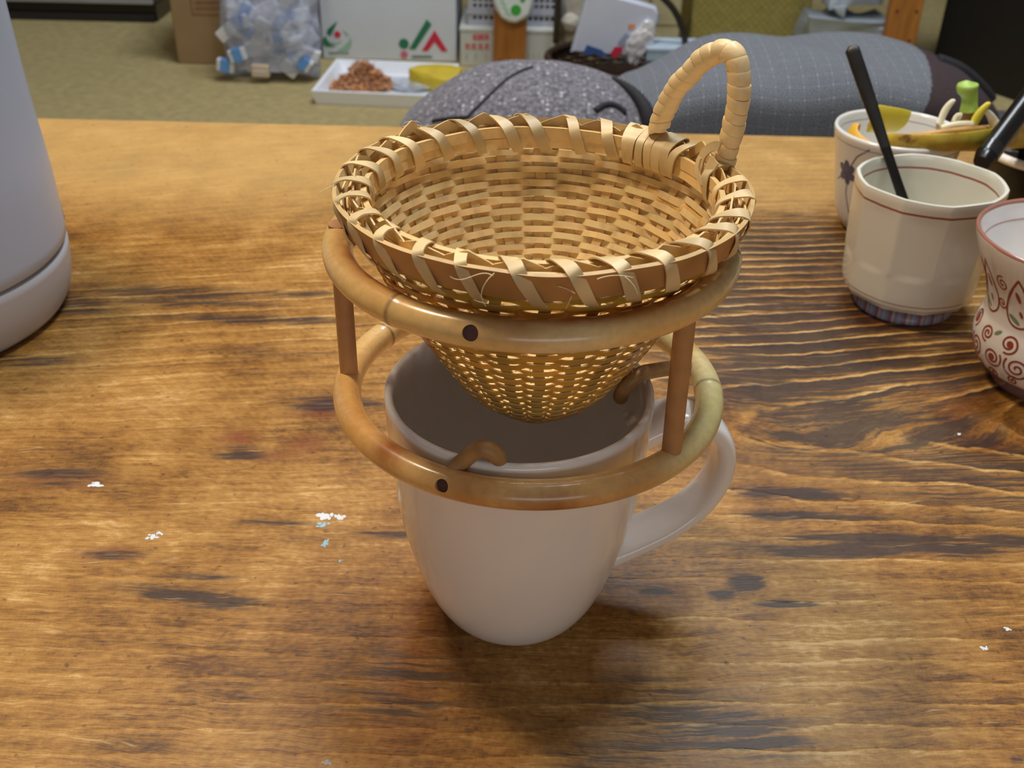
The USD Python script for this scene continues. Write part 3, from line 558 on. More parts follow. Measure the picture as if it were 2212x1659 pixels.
def stick():
    B, C = on_z(2012, 610, .0135), on_z(1914, 322, FH+.0042); d = (C-B)/np.linalg.norm(C-B)
    s = np.linalg.norm(C-B)
    for _ in range(60):
        q = B + d*s - EYE; py = 829.5 - FPX*np.dot(q, UP)/np.dot(q, FWD)
        s += .002 if py > 97 else -.0006
    Tp = B + d*s; L = np.linalg.norm(Tp-B); P = np.linspace(B, Tp, 60); u = np.linspace(0, 1, 60)
    vd = P[30]-EYE; vd /= np.linalg.norm(vd); W = np.cross(d, vd); W /= np.linalg.norm(W); N = np.cross(W, d)
    w = (.0024 + .0013*u + .0004*np.sin(u*9))*np.sqrt(np.clip((1-u)/.012, .12, 1)); a = np.arange(20)*2*np.pi/20
    ca, sa = np.sign(np.cos(a))*np.abs(np.cos(a))**.6, np.sign(np.sin(a))*np.abs(np.sin(a))**.6
    V = (P[:, None] + w[:, None, None]*ca[None, :, None]*W + (w*.72)[:, None, None]*sa[None, :, None]*N).reshape(-1, 3)
    i, j = np.meshgrid(np.arange(59), np.arange(20), indexing="ij"); j2 = (j+1) % 20
    F = np.stack([i*20+j, i*20+j2, (i+1)*20+j2, (i+1)*20+j], -1).reshape(-1, 4); F = np.vstack([F[:, [0, 1, 2]], F[:, [0, 2, 3]]])
    V = np.vstack([V, P[:1], P[-1:]]); k = np.arange(20); F = np.vstack([F, np.stack([(k+1) % 20, k, 0*k+1200], 1), np.stack([1180+k, 1180+(k+1) % 20, 0*k+1201], 1)])
    m = trimesh.Trimesh(V, F, process=False); m.fix_normals()
    t = thing("black_stick", "slim black lacquered stick leaning in the faceted cup", "stick", B); cut = 34*20
    fc = m.faces; low = fc.max(1) < cut+20
    ok = lambda msk: trimesh.Trimesh(m.vertices, fc[msk], process=False)
    part(t, "shaft", ok((np.minimum(fc.min(1), 1199) < cut)), M_black, 50); part(t, "grip", ok(~(np.minimum(fc.min(1), 1199) < cut)), plain("grip_black", (30, 29, 28), .42, .3, 120), 50)
stick()

RC = A([.264, .165, 0])
_rp = A([(0, .0012), (.0200, .0012), (.0212, 0), (.0222, 0), (.0238, .0012), (.0243, .0066), (.0315, .0108), (.0352, .0160), (.0372, .0220), (.0376, .0265), (.0368, .0325), (.0352, .0385), (.0354, .0430), (.0374, .0510), (.0420, .0615), (.0468, .0722), (.0483, .0770), (.0486, .0788), (.0478, .0797), (.0466, .0788), (.0460, .0765), (.0440, .0715), (.0395, .0605), (.0345, .0500), (.0326, .0430), (.0325, .0385), (.0342, .030), (.0340, .022), (.029, .0145), (.018, .0105), (0, .0100)])
M_red = porcelain("scroll_cup_glaze", (232, 228, 226), [(.0035, .0032, (96, 40, 40), .9), (.0795, .0014, (150, 84, 60), .9)], .15)
M_redin = plain("brush_red", (146, 62, 42), .35, .15, 300); M_green = plain("brush_green", (122, 148, 112), .35, .15, 300); M_grey = plain("brush_grey", (120, 104, 96), .35, .15, 300); M_line = plain("brush_pink", (176, 120, 112), .35, .1, 300); M_blue = plain("brush_blue", (84, 86, 122), .35, .25, 300)
def red_cup():
    t = thing("scroll_cup", "flared porcelain cup covered in red scrolls on a maroon foot at the right edge", "cup", RC)
    part(t, "body", lathe(_rp, RC, 200, 200), M_red, True)
    op = resamp(_rp, 600); op = op[(np.arange(600) > op[:, 1].argmin()) & (np.arange(600) < op[:, 1].argmax()) & (op[:, 1] > .0068)]; rf = lambda z: np.interp(z, op[:, 1], op[:, 0]); r = np.random.default_rng(21); az0 = math.radians(212)
    def spiral(x, z, s, turns, sg, w): 
        q = np.linspace(0, turns*2*np.pi, 46); rr = s*(.12 + .88*q/q[-1]); return LineString(np.stack([x + sg*rr*np.cos(q+x*900), z + rr*np.sin(q+x*900)*.95], -1)).buffer(w)
    red, grn, gry = [], [], []
    for row, (z, n, s, tn) in enumerate(((.0222, 15, .0066, 2.1), (.0322, 15, .0048, 1.8), (.0135, 19, .0034, 1.5))):
        for i in range(n):
            x = (i - n/2 + .5*(row % 2))*2*np.pi*.036/n*.95
            red.append(spiral(x + r.uniform(-.0006, .0006), z + r.uniform(-.0008, .0008), s*r.uniform(.85, 1.1), tn, 1 if (i+row) % 2 else -1, .00050))
            if i % 2: red.append(Point(x, z).buffer(s*.26))
    for i in range(9):
        x = (i-4)*.0205
        q = np.linspace(0, 1, 30); petal = np.stack([x + .0072*np.sin(np.pi*q*2)*np.where(q < .5, 1, 1), .0675 - .0265*np.sin(np.pi*q)], -1)
        red.append(LineString(petal).buffer(.0005))
        red.append(affinity.rotate(affinity.scale(Point(x-.0005, .0575).buffer(1), .0011, .0030), 20)); red.append(affinity.rotate(affinity.scale(Point(x+.0012, .0485).buffer(1), .0008, .0018), 25))
        red.append(spiral(x+.0105, .0610, .0042, 1.7, -1, .0004)); red.append(spiral(x+.0100, .0500, .0032, 1.5, 1, .0004))
        grn.append(affinity.rotate(affinity.scale(Point(x-.002, .0445).buffer(1), .0036, .0012), -28)); grn.append(affinity.rotate(affinity.scale(Point(x-.008, .0345).buffer(1), .0022, .001), 40))
    part(t, "painted_scroll", wrap(shapely.unary_union(red), RC, rf, az0), M_redin, False, label="red painted scrolls")
    part(t, "painted_leaf", wrap(shapely.unary_union(grn), RC, rf, az0, .0001), M_green, False, label="green painted leaves")
    ip = _rp[19:23][::-1]; rin = lambda z: np.interp(z, ip[:, 1], ip[:, 0])
    part(t, "inner_line", tubem(np.stack([RC[0] + (rin(.0705)-.00005)*np.cos(np.linspace(0, 2*np.pi, 120, False)), RC[1] + (rin(.0705)-.00005)*np.sin(np.linspace(0, 2*np.pi, 120, False)), np.full(120, .0705)], -1), .00022, 6, True), M_line, True)
red_cup()

PC, PH = A([.2355, .355, 0]), .0675
M_bowl = porcelain("flower_cup_glaze", (228, 226, 224), [(PH-.006, .0004, (120, 128, 160), .7)], .18)
def flower_cup():
    t = thing("flower_cup", "round white cup with a blue painted flower, holding banana peel behind the faceted cup", "cup", PC)
    pr = A([(0, .001), (.0190, .001), (.0202, 0), (.0215, 0), (.0225, .0012), (.0245, .0035), (.0283, .0095), (.0312, .0200), (.0345, .0400), (.0378, .0580), (.0392, .0655), (.0390, .0668), (.0380, PH), (.0370, .0668), (.0364, .065), (.0345, .055), (.0315, .040), (.0282, .022), (.024, .0105), (.012, .0075), (0, .007)])
    part(t, "body", lathe(pr, PC, 128, 110), M_bowl, True)
    op = resamp(pr, 500); op = op[5*4:op[:, 1].argmax()]; op = op[op[:, 1] > .003]; rf = lambda z: np.interp(z, op[:, 1], op[:, 0]); az0 = math.radians(205)
    def pt(px, py):   # on the wall
        d = ray(px, py); best = None
        for s in np.linspace(.4, .9, 3000):
            q = EYE + d*s
            if q[2] < PH and np.hypot(*(q-PC)[:2]) < rf(q[2]): best = q; break
        if best is None: return None
        a = math.atan2(best[1]-PC[1], best[0]-PC[0]); return (((a-az0+np.pi) % (2*np.pi)) - np.pi)*rf(best[2]), best[2]
    base = pt(1829, 372) or (0, .04); x0, z0 = base; S = .0011
    fl = [affinity.translate(affinity.rotate(affinity.translate(affinity.scale(Point(0, 0).buffer(1), .0026, .0044), 0, .0036), a_, origin=(0, 0)), x0, z0) for a_ in (0, 62, 130, 190, 250, 310)]
    part(t, "painted_flower", wrap(shapely.unary_union(fl), PC, rf, az0), M_blue, False, label="blue painted flower")
    ln = [LineString([(x0+.003, z0+.004), (x0+.008, z0+.013), (x0+.016, z0+.020)]).buffer(.00035), LineString([(x0+.001, z0-.004), (x0+.0005, z0-.014), (x0+.004, z0-.026)]).buffer(.00035), LineString([(x0-.003, z0-.002), (x0-.010, z0-.008)]).buffer(.0003)]
    part(t, "painted_stem", wrap(shapely.unary_union(ln), PC, rf, az0), M_blue, False)
flower_cup()

M_peel = mat("banana_skin", {"tc": ("texture_coordinate", {}), "n": ("noise_texture", {"scale": 70., "detail": 4.}), "n2": ("noise_texture", {"scale": 300., "detail": 2.}), "r": ("rgb_ramp", {"ramp": [(.30, lin((96, 62, 22))), (.38, lin((172, 140, 44))), (.6, lin((196, 172, 58))), (.8, lin((214, 190, 80)))]}), "m": ("mix", {"mix_type": "multiply", "fac": .5}), "r2": ("rgb_ramp", {"ramp": [(.3, (.5, .4, .3)), (.42, (1., 1., 1.))]}), "p": ("principled_bsdf", {"roughness": .45})},
    [("tc.object", "n.vector"), ("tc.object", "n2.vector"), ("n.fac", "r.fac"), ("r.color", "m.color1"), ("n2.fac", "r2.fac"), ("r2.color", "m.color2"), ("m.color", "p.base_color")])
M_peelb = plain("banana_skin_bright", (226, 208, 62), .45, .06, 60); M_peelo = plain("banana_skin_orange", (218, 168, 50), .45, .14, 80); M_pith2 = plain("banana_pith", (236, 226, 196), .6, .06, 120); M_peeledge = plain("banana_pith_browned", (196, 150, 84), .6, .25, 90)
M_stem = plain("banana_stem", (160, 194, 88), .45, .1, 80); M_scar = plain("banana_scar", (120, 88, 42), .7, .3, 200)
def banana():
    t = thing("banana_peel", "spotted banana peel with a green stem draped over the flower cup", "banana peel", (PC[0], PC[1], .04))
    def flap(name, px, yy, w, m, th=.0022, bend=.25, lab=None, tilt=0.):
        Q = spl([EYE + ray(x, y)*((yq - EYE[1])/ray(x, y)[1]) for (x, y), yq in zip(px, yy)], 40); Tn = frames(Q); up = A([0, -.45+tilt, .9]); N = np.cross(Tn, np.cross(up, Tn)); N /= np.linalg.norm(N, axis=1, keepdims=True); W = N; Nn = np.cross(Tn, W)
        u = np.linspace(0, 1, 40); wd = np.asarray(w)[0] + (np.asarray(w)[1]-np.asarray(w)[0])*u if np.ndim(w) else np.full(40, w); wd = wd*np.sqrt(np.clip(np.minimum(u, 1-u)/.06, .25, 1))
        V, F = [], []
        k = 9; vv = np.linspace(-1, 1, k)
        for sgn in (1, -1):
            for a_ in vv: V.append(Q + W*(a_*wd/2)[:, None] + Nn*((1-a_*a_)*bend*wd + sgn*th/2*np.sqrt(1.02-a_*a_*.9))[:, None])
        V = np.stack(V, 1); i, j = np.meshgrid(np.arange(39), np.arange(2*k), indexing="ij"); order = list(range(k)) + list(range(2*k-1, k-1, -1)); V = V[:, order]
        j2 = (j+1) % (2*k); F = np.stack([i*2*k+j, i*2*k+j2, (i+1)*2*k+j2, (i+1)*2*k+j], -1).reshape(-1, 4); F = np.vstack([F[:, [0, 1, 2]], F[:, [0, 2, 3]]])
        e = np.arange(1, 2*k-1); b = 39*2*k; F = np.vstack([F, np.stack([0*e, e+1, e], 1), np.stack([0*e+b, e+b, e+b+1], 1)])
        mm = trimesh.Trimesh(V.reshape(-1, 3), F, process=False); mm.fix_normals(); return part(t, name, mm, m, 50, label=lab)
    flap("peel_flap", [(1905, 300), (1965, 310), (2040, 308), (2130, 302), (2260, 292)], (.340, .325, .319, .336, .395), (.012, .022), M_peel, .0022, .22, "long spotted flap lying over the rim")
    flap("peel_edge", [(1900, 287), (1960, 296), (2020, 289), (2090, 281), (2160, 276), (2240, 270)], (.341, .328, .322, .330, .350, .392), .0042, M_peeledge, .003, .1, "browned inner edge of the long flap", .9)
    flap("peel_flap", [(1858, 274), (1846, 292), (1860, 312), (1888, 330)], (.350, .345, .338, .331), (.010, .013), M_peelo, .002, .3, "orange yellow flap in the cup")
    flap("peel_flap", [(1880, 256), (1902, 258), (1928, 260), (1954, 264)], (.349, .349, .350, .352), (.023, .017), M_peelb, .0022, .15, "bright lemon yellow flap")
    flap("peel_flap", [(2098, 280), (2108, 258), (2122, 238), (2138, 222)], (.335, .337, .338, .339), (.010, .003), M_peelb, .0022, .1, "narrow upright yellow flap", .45)
    flap("peel_flap", [(2152, 280), (2146, 262), (2136, 246), (2128, 238)], (.335, .337, .338, .339), (.007, .003), M_pith2, .0018, .1, "pale upright strip", .45)
    flap("pith", [(2022, 280), (2032, 258), (2042, 238), (2062, 216)], (.334, .338, .340, .342), (.010, .003), M_pith2, .0018, .15, "torn white pith", .5)
    flap("pith", [(2030, 281), (2052, 274), (2078, 270), (2102, 272)], (.334, .334, .334, .334), .006, M_pith2, .0035, .1)
    flap("pith", [(2056, 268), (2062, 256), (2074, 254)], (.338, .340, .341), .007, M_pith2, .003, .1)
    st = spl([EYE + ray(x, y)*((.345-EYE[1])/ray(x, y)[1]) for x, y in ((2092, 262), (2093, 246), (2094, 225), (2094, 205), (2090, 188), (2092, 175))], 30); u = np.linspace(0, 1, 30)
    part(t, "stem_base", tubem(st[:9], .0056-.0005*u[:9], 18, ref=(0, 1, 0)), M_scar, 50)
    part(t, "stem", tubem(st[8:], .0056 - .0010*np.sin(np.clip((u[8:]-.25)/.55, 0, 1)*np.pi) + .0006*(u[8:] > .78)*(u[8:] < .93) - .0022*(u[8:] > .95) - .0018*(u[8:] > .98), 18, ref=(0, 1, 0)), M_stem, 50, "light green stem")
banana()
def dark_dish():
    c = A([*on_z(2268, 322, .034)[:2], 0]); t = thing("dark_dish", "small black dish with a white rim at the right edge behind the scroll cup", "dish", c)
    R0 = .040
    part(t, "body", lathe([(0, .001), (.034, .001), (.0355, 0), (.0385, .002), (R0, .010), (R0+.001, .0285), (R0+.0005, .030), (R0-.003, .030), (R0-.004, .012), (0, .008)], c, 80, 60), M_black, True)
    part(t, "rim", lathe([(R0-.0035, .0295), (R0+.0018, .0292), (R0+.0024, .0315), (R0+.0010, .0340), (R0-.0015, .0345), (R0-.0035, .0325), (R0-.0036, .0296)], c, 80), M_mug, True, label="white rim")
    g = thing("plastic_film", "scrap of grey translucent film by the black handle", "plastic film", on_z(2160, 395, 0))
    P = spl([on_z(2150, 420, .0), on_z(2160, 385, .013), on_z(2172, 352, .024), on_z(2180, 325, .036)], 20); W = np.tile(A([.85, .1, -.1]), (20, 1))
    part(g, "film", strip(P, W, np.cross(frames(P), W), np.linspace(.012, .016, 20), .0006), mat("grey_film_clear", {"t": ("transparent_bsdf", {"color": (.8, .8, .8)}), "d": ("principled_bsdf", {"base_color": lin((150, 150, 148)), "roughness": .3}), "m": ("mix_closure", {"fac": .75})}, [("t.BSDF", "m.closure1"), ("d.BSDF", "m.closure2")], "m.closure"), True)
    part(g, "fold", strip(P[10:], W[10:], np.cross(frames(P[10:]), W[10:]), .004, .0016), M_blade, True)
dark_dish()
def handle2():
    p1 = on_y(2120, 352, .306); p2 = on_y(2310, 98, .385)
    t = thing("dark_utensil", "thick glossy black handle jutting in at the right behind the cups", "utensil handle", p1)
    P = np.linspace(p1, p2, 40); u = np.linspace(0, 1, 40)
    part(t, "grip", tubem(P, .0064*np.sqrt(np.clip(u/.03, .6, 1))*(1+.1*u), 20, ref=(0, 0, 1)), M_black, 50)
    part(t, "ferrule", tubem(P[2:6], .0067, 20, ref=(0, 0, 1)), plain("ferrule_black", (34, 34, 36), .2), 40)
handle2()

# ------------------------------------------------------------------ vacuum pot at the left edge
def pot():
    c = A([-.329, .209, 0]); t = thing("vacuum_pot", "pale blue-grey vacuum pot at the left edge of the table", "vacuum pot", c)
    M_pot = plain("pot_enamel", (176, 188, 210), .32, .02, 20, .04, 900); M_base = plain("pot_base", (182, 180, 184), .42, .03, 20)
    part(t, "base", lathe([(0, .0012), (.070, .0012), (.074, 0), (.0790, .0012), (.0836, .0065), (.0862, .0150), (.0874, .0250), (.0876, .0335), (.0866, .0342), (0, .0342)], c, 128, 60), M_base, True, label="grey base ring")
    part(t, "body", lathe([(0, .0346), (.0864, .0346), (.0875, .0352), (.0876, .040), (.0870, .069), (.0845, .108), (.0835, .1315), (.0828, .155), (.0815, .20), (.079, .245), (.070, .27), (0, .278)], c, 128, 80), M_pot, True)
    part(t, "lid", lathe([(0, .272), (.066, .270), (.068, .276), (.064, .292), (.05, .30), (0, .302)], c, 96, 40), M_base, True)
    part(t, "lid_handle", tubem(spl([c + A(v) for v in ((-.05, 0, .295), (-.045, 0, .33), (0, 0, .345), (.045, 0, .33), (.05, 0, .295))], 40), .008, 16, ref=(0, 1, 0)), M_base, True)
    rf = lambda z: np.interp(z, [.0352, .04, .069, .108, .1315], [.0875, .0876, .0870, .0845, .0835])
    az0 = math.radians(26.); m_ = affinity.scale(Point(0, .046).buffer(1, 8), .0030, .0060)
    part(t, "label_mark", wrap(m_, c, rf, az0, .0002), plain("pot_mark", (140, 132, 140), .5, .3, 500), False)
pot()

# ------------------------------------------------------------------ on the floor behind the table: seat with cushion and cap
ST = -.14
M_tweed = mat("speckled_tweed", {"tc": ("texture_coordinate", {}), "n": ("noise_texture", {"scale": 260., "detail": 3., "roughness": .7}), "v": ("voronoi_texture", {"scale": 230.}), "vs": ("separate_color", {}), "vm": ("map_range", {"from_min": .72, "from_max": .95, "clamp": True}), "vd": ("map_range", {"from_min": .50, "from_max": .25, "clamp": True}), "vv": ("math", {"math_type": "multiply"}),
    "r": ("rgb_ramp", {"ramp": [(.3, lin((64, 62, 70))), (.5, lin((104, 102, 112))), (.7, lin((142, 140, 150)))]}), "m": ("mix", {"mix_type": "mix", "color2": lin((186, 186, 196))}), "b": ("bump", {"strength": .6, "distance": .002}), "p": ("principled_bsdf", {"roughness": .95, "sheen_weight": .2})},
    [("tc.object", "n.vector"), ("tc.object", "v.vector"), ("n.fac", "r.fac"), ("r.color", "m.color1"), ("v.color", "vs.color"), ("vs.r", "vm.value"), ("v.distance", "vd.value"), ("vm.result", "vv.value1"), ("vd.result", "vv.value2"), ("vv.value", "m.fac"), ("m.color", "p.base_color"), ("n.fac", "b.height"), ("b.normal", "p.normal")])
M_cloth = mat("square_pattern_cloth", {"au": ("attribute", {"attribute": "cu"}), "av": ("attribute", {"attribute": "cv"}), "su": ("math", {"math_type": "fraction"}), "sv": ("math", {"math_type": "fraction"}), "hu": ("math", {"math_type": "subtract", "value2": .5}), "hv": ("math", {"math_type": "subtract", "value2": .5}), "uu": ("math", {"math_type": "absolute"}), "vv": ("math", {"math_type": "absolute"}), "mx": ("math", {"math_type": "maximum"}), "k": ("math", {"math_type": "multiply", "value2": 5.6}), "fr": ("math", {"math_type": "fraction"}),
    "r": ("rgb_ramp", {"ramp": [(0, lin((62, 65, 80))), (.50, lin((66, 69, 84))), (.60, lin((146, 152, 160))), (.92, lin((148, 154, 160))), (1, lin((62, 65, 80)))]}), "tc": ("texture_coordinate", {}), "n": ("noise_texture", {"scale": 500., "detail": 2.}), "nr": ("rgb_ramp", {"ramp": [(.3, (.72,)*3), (.7, (1.05,)*3)]}), "m": ("mix", {"mix_type": "multiply", "fac": 1.}), "b": ("bump", {"strength": .5, "distance": .001}), "p": ("principled_bsdf", {"roughness": .95, "sheen_weight": .2})},
    [("au.fac", "su.value1"), ("av.fac", "sv.value1"), ("su.value", "hu.value1"), ("sv.value", "hv.value1"), ("hu.value", "uu.value1"), ("hv.value", "vv.value1"), ("uu.value", "mx.value1"), ("vv.value", "mx.value2"), ("mx.value", "k.value1"), ("k.value", "fr.value1"), ("fr.value", "r.fac"), ("r.color", "m.color1"), ("tc.object", "n.vector"), ("n.fac", "nr.fac"), ("nr.color", "m.color2"), ("m.color", "p.base_color"), ("n.fac", "b.height"), ("b.normal", "p.normal")])
M_brown = plain("dark_brown_cloth", (56, 42, 46), .9, .15, 300, .4, 600); M_dark = plain("dark_binding", (34, 34, 40), .8, .15, 200); M_seat = plain("seat_cloth", (70, 68, 74), .9, .12, 200)
def floor_seat():
    t = thing("floor_seat", "low padded floor seat behind the table, mostly hidden under the cap and cushion", "seat", (.17, .80, FLOOR))
    L_ = Polygon([(-.11, .585), (.64, .585), (.64, 1.07), (.16, 1.07), (.16, .86), (-.11, .86)]).buffer(-.02).buffer(.02)
    part(t, "pad", flat(L_, -.26, ST+.26), M_seat, 30); part(t, "base", flat(L_.buffer(-.02), FLOOR, .07), M_black, 30)
floor_seat()
def cushion():
    yc, D = .93, .115
    o = A([on_y(px, py, yc)[[0, 2]] for px, py in ((1318, 262), (1332, 205), (1392, 166), (1450, 140), (1500, 120), (1560, 104), (1640, 97), (1720, 96), (1800, 96), (1900, 100), (1985, 112), (2045, 132), (2085, 162), (2120, 205), (2140, 262))])
    t = thing("patterned_cushion", "plump blue-grey cushion woven with small nested squares and a dark brown end", "cushion", (o[:, 0].mean(), yc, ST))
    f = PchipInterpolator(o[:, 0], o[:, 1]); xs = np.linspace(o[0, 0], o[-1, 0], 260); zt = f(xs); n = 96; a = np.linspace(0, 2*np.pi, n, endpoint=False)
    hd = D*np.clip((zt-ST)/(zt.max()-ST), .05, 1)**.5; zc, hh = (zt+ST)/2, (zt-ST)/2
    ca, sa = np.sign(np.cos(a))*np.abs(np.cos(a))**.7, np.sign(np.sin(a))*np.abs(np.sin(a))**.7
    X = np.repeat(xs[:, None], n, 1); Y = yc - hd[:, None]*ca; Z = zc[:, None] + hh[:, None]*sa
    Z += .0035*np.sin(X*40 + Y*30)*np.clip((Z-ST)/.05, 0, 1) - .010*np.exp(-((Z-(-.108 + (X-.2)*.06))/.006)**2)*(ca > .3)*np.clip((X-.16)/.05, 0, 1)
    V = np.stack([X, Y, Z], -1); arc = np.cumsum(np.r_[np.zeros((1, n-1)), np.linalg.norm(np.diff(V, axis=1), axis=2)] if False else np.concatenate([np.zeros((len(xs), 1)), np.linalg.norm(np.diff(V, axis=1), axis=2)], 1), 1)
    V = V.reshape(-1, 3); i, j = np.meshgrid(np.arange(len(xs)-1), np.arange(n-1), indexing="ij")
    F = np.stack([i*n+j, i*n+j+1, (i+1)*n+j+1, (i+1)*n+j], -1).reshape(-1, 4)
    i2 = np.arange(len(xs)-1); F = np.vstack([F, np.stack([i2*n+n-1, i2*n, (i2+1)*n, (i2+1)*n+n-1], 1)])
    for e in (0, (len(xs)-1)*n): F = np.vstack([F, np.stack([np.full(n//2-1, e), e+np.arange(1, n//2), e+np.arange(2, n//2+1), e+np.arange(2, n//2+1)], 1)])
    F = np.vstack([F[:, [0, 1, 2]], F[:, [0, 2, 3]]]); m = trimesh.Trimesh(V, F, process=False)
    if m.volume < 0: F = F[:, ::-1]
    cell = .0150; cu = (X/cell).ravel(); cv = (arc/cell).ravel()
    lowr = np.clip((-.10 - V[:, 2])/.01, 0, 1)
    xb = on_y(1958, 180, yc)[0]; cen = V[F].mean(1)
    bnd = xb - .018 + .55*np.maximum(cen[:, 2]-(-.07), 0)**1.0 + .25*np.maximum(-.05-cen[:, 2], 0)*0
    right = cen[:, 0] > bnd
    ul, inv = np.unique(F[~right], return_inverse=True); ur, inr = np.unique(F[right], return_inverse=True)
    part(t, "cover", trimesh.Trimesh(V[ul], inv.reshape(-1, 3), process=False), M_cloth, True, attrs={"cu": cu[ul], "cv": cv[ul]})
    part(t, "end_panel", trimesh.Trimesh(V[ur], inr.reshape(-1, 3), process=False), M_brown, True, label="dark brown end panel")
    P = spl([A([x, yc-.03, f(x)+.001]) for x in np.linspace(on_y(2005, 118, yc)[0], on_y(2118, 200, yc)[0], 8)], 40)
    part(t, "piping", tubem(P, .0075, 12, ref=(0, 1, 0)), M_dark, True)
cushion()
def cap():
    yc = .74; D0 = .115
    o = A([on_y(px, py, yc)[[0, 2]] for px, py in ((862, 275), (872, 255), (905, 222), (960, 185), (1010, 158), (1060, 143), (1120, 138), (1190, 139), (1260, 150), (1320, 169), (1365, 196), (1395, 228), (1410, 262))])
    t = thing("tweed_cap", "dark grey speckled tweed cap with black seams lying behind the basket", "cap", (o[:, 0].mean(), yc, ST))
    f = PchipInterpolator(o[:, 0], o[:, 1]); x0, x1 = o[0, 0], o[-1, 0]; xm, xa = (x0+x1)/2, (x1-x0)/2
    def surf(x, y):
        x = np.clip(x, x0, x1); D = D0*np.sqrt(np.clip(1-((x-xm)/(xa*1.04))**2, .02, 1))**.8; s = np.clip(1-((y-yc)/D)**2, 0, 1)
        return ST + (f(x)-ST)*s**.42
    xs = np.linspace(x0, x1, 90); n = 50; v = np.cos(np.linspace(0, np.pi, n))
    D = D0*np.sqrt(np.clip(1-((xs-xm)/(xa*1.04))**2, .02, 1))**.8
    X = np.repeat(xs[:, None], n, 1); Y = yc - D[:, None]*v; Z = surf(X, Y)
    top = np.stack([X, Y, Z], -1).reshape(-1, 3); bot = np.stack([X, Y, np.full_like(X, ST+.0)], -1).reshape(-1, 3)
    i, j = np.meshgrid(np.arange(89), np.arange(n-1), indexing="ij"); F = np.stack([i*n+j, (i+1)*n+j, (i+1)*n+j+1, i*n+j+1], -1).reshape(-1, 4); o_ = len(top)
    G = [F, F[:, ::-1]+o_]
    jj = np.arange(n-1)
    for e, fl in ((0, 1), (89*n, -1)): q = np.stack([e+jj, e+jj+1, o_+e+jj+1, o_+e+jj], 1); G.append(q[:, ::-1] if fl < 0 else q)
    F = np.vstack(G); m = trimesh.Trimesh(np.vstack([top, bot]), np.vstack([F[:, [0, 1, 2]], F[:, [0, 2, 3]]]), process=False)
    if m.volume < 0: m.invert()
    part(t, "crown", m, M_tweed, True)
    def hit(px, py):
        d = ray(px, py)
        for s in np.linspace(.95, 1.6, 2600):
            q = EYE + d*s
            if q[2] < surf(q[0], q[1]) and abs(q[1]-yc) < D0 and x0 < q[0] < x1: return q
        return EYE + d*1.25
    for pts, r0 in (([(1150, 146), (1122, 156), (1095, 172), (1060, 204), (1035, 228), (1010, 254)], .0017), ([(1010, 254), (975, 256), (935, 262)], .002), ([(1285, 240), (1300, 230), (1318, 226), (1335, 232), (1350, 245)], .0032)):
        part(t, "seam", tubem(spl([hit(*p) for p in pts], 30), r0, 10, ref=(0, 1, .3)), M_dark, True)
    P = spl([on_y(x, y, yy) for x, y, yy in ((1322, 168, yc), (1352, 186, yc-.01), (1378, 211, yc-.02), (1396, 242, yc-.03), (1402, 280, yc-.035))], 30); u = np.linspace(0, 1, 30)
    part(t, "band", tubem(P, .0012 + .0078*u**.8, 14, ref=(0, 1, 0)), M_dark, True, label="black inner band showing at the right")
cap()

# ------------------------------------------------------------------ stored things along the back
M_card = plain("cardboard", (150, 124, 86), .85, .05, 30, .1, 300); M_cprint = plain("cardboard_print", (134, 98, 72), .85, .1, 60)
M_white = plain("white_carton", (206, 212, 220), .7, .02, 20); M_gr = plain("print_green", (38, 118, 84), .6); M_gr2 = plain("print_pale_green", (150, 186, 168), .6); M_rd = plain("print_red", (206, 44, 72), .6); M_pk = plain("print_pink", (206, 90, 120), .6); M_gt = plain("print_grey_green", (142, 164, 160), .6)
def fx(y):   # picture -> (x, z) on the plane at depth y
    return lambda *pts: [tuple(on_y(px, py, y)[[0, 2]]) for px, py in pts]
def prints(t, name, polys, y, m, h=.0008, label=None):
    ms = [upright(p, (0, y, 0), (1, 0), h) for p in polys]
    return part(t, name, cat(*ms), m, False, label=label)
def flaps_box(t, lo, hi, m, r=.003):
    part(t, "body", box(lo, hi, r), m)
    w = (hi[1]-lo[1])/2
    for k in (0, 1): part(t, "flap", box((lo[0]+.001, lo[1]+.001+k*w, hi[2]-.0004), (hi[0]-.001, lo[1]-.001+(k+1)*w, hi[2]+.0035)), m)
y1 = 1.866
lo = A([on_y(385, 136, y1)[0], y1, FLOOR]); t = thing("cardboard_box", "brown cardboard box with a faint printed frame, left of the bag of packets", "box", (lo[0]+.13, y1+.11, FLOOR))
flaps_box(t, lo, (lo[0]+.262, y1+.22, -.05), M_card)
P_ = fx(y1); fr = Polygon(P_((410, -20), (470, -22), (540, -20), (540, 32), (416, 30)))
prints(t, "printed_frame", [fr.boundary.buffer(.0014)] + [LineString(P_((424, yy), (520, yy-1))).buffer(.0026) for yy in (4, 17)], y1, M_cprint)
y2 = 1.926
x2a, x2b = on_y(698, 127, y2)[0], on_y(986, 130, y2)[0]
t = thing("fruit_carton", "white produce carton printed with a green and red emblem behind the foam tray", "box", ((x2a+x2b)/2, y2+.12, FLOOR))
flaps_box(t, (x2a, y2, FLOOR), (x2b, y2+.24, -.06), M_white)
c6 = lambda *p: [(660 + x/6.32, y/6.32) for x, y in p]
P_ = fx(y2)
def circ(px, py, r): a, b = P_((px, py), (px+r, py)); return Point(a).buffer(abs(b[0]-a[0]), 20)
prints(t, "logo_dot", [circ(872.3, 94.4, 10.8)], y2, M_gr)
prints(t, "logo_bar", [Polygon(P_(*c6((1655, 262), (1722, 335), (1500, 674), (1412, 668))))], y2, M_gr)
prints(t, "logo_letter", [Polygon(P_(*c6((1762, 412), (1942, 698), (1862, 702), (1760, 572), (1670, 697), (1588, 690))))], y2, M_rd)
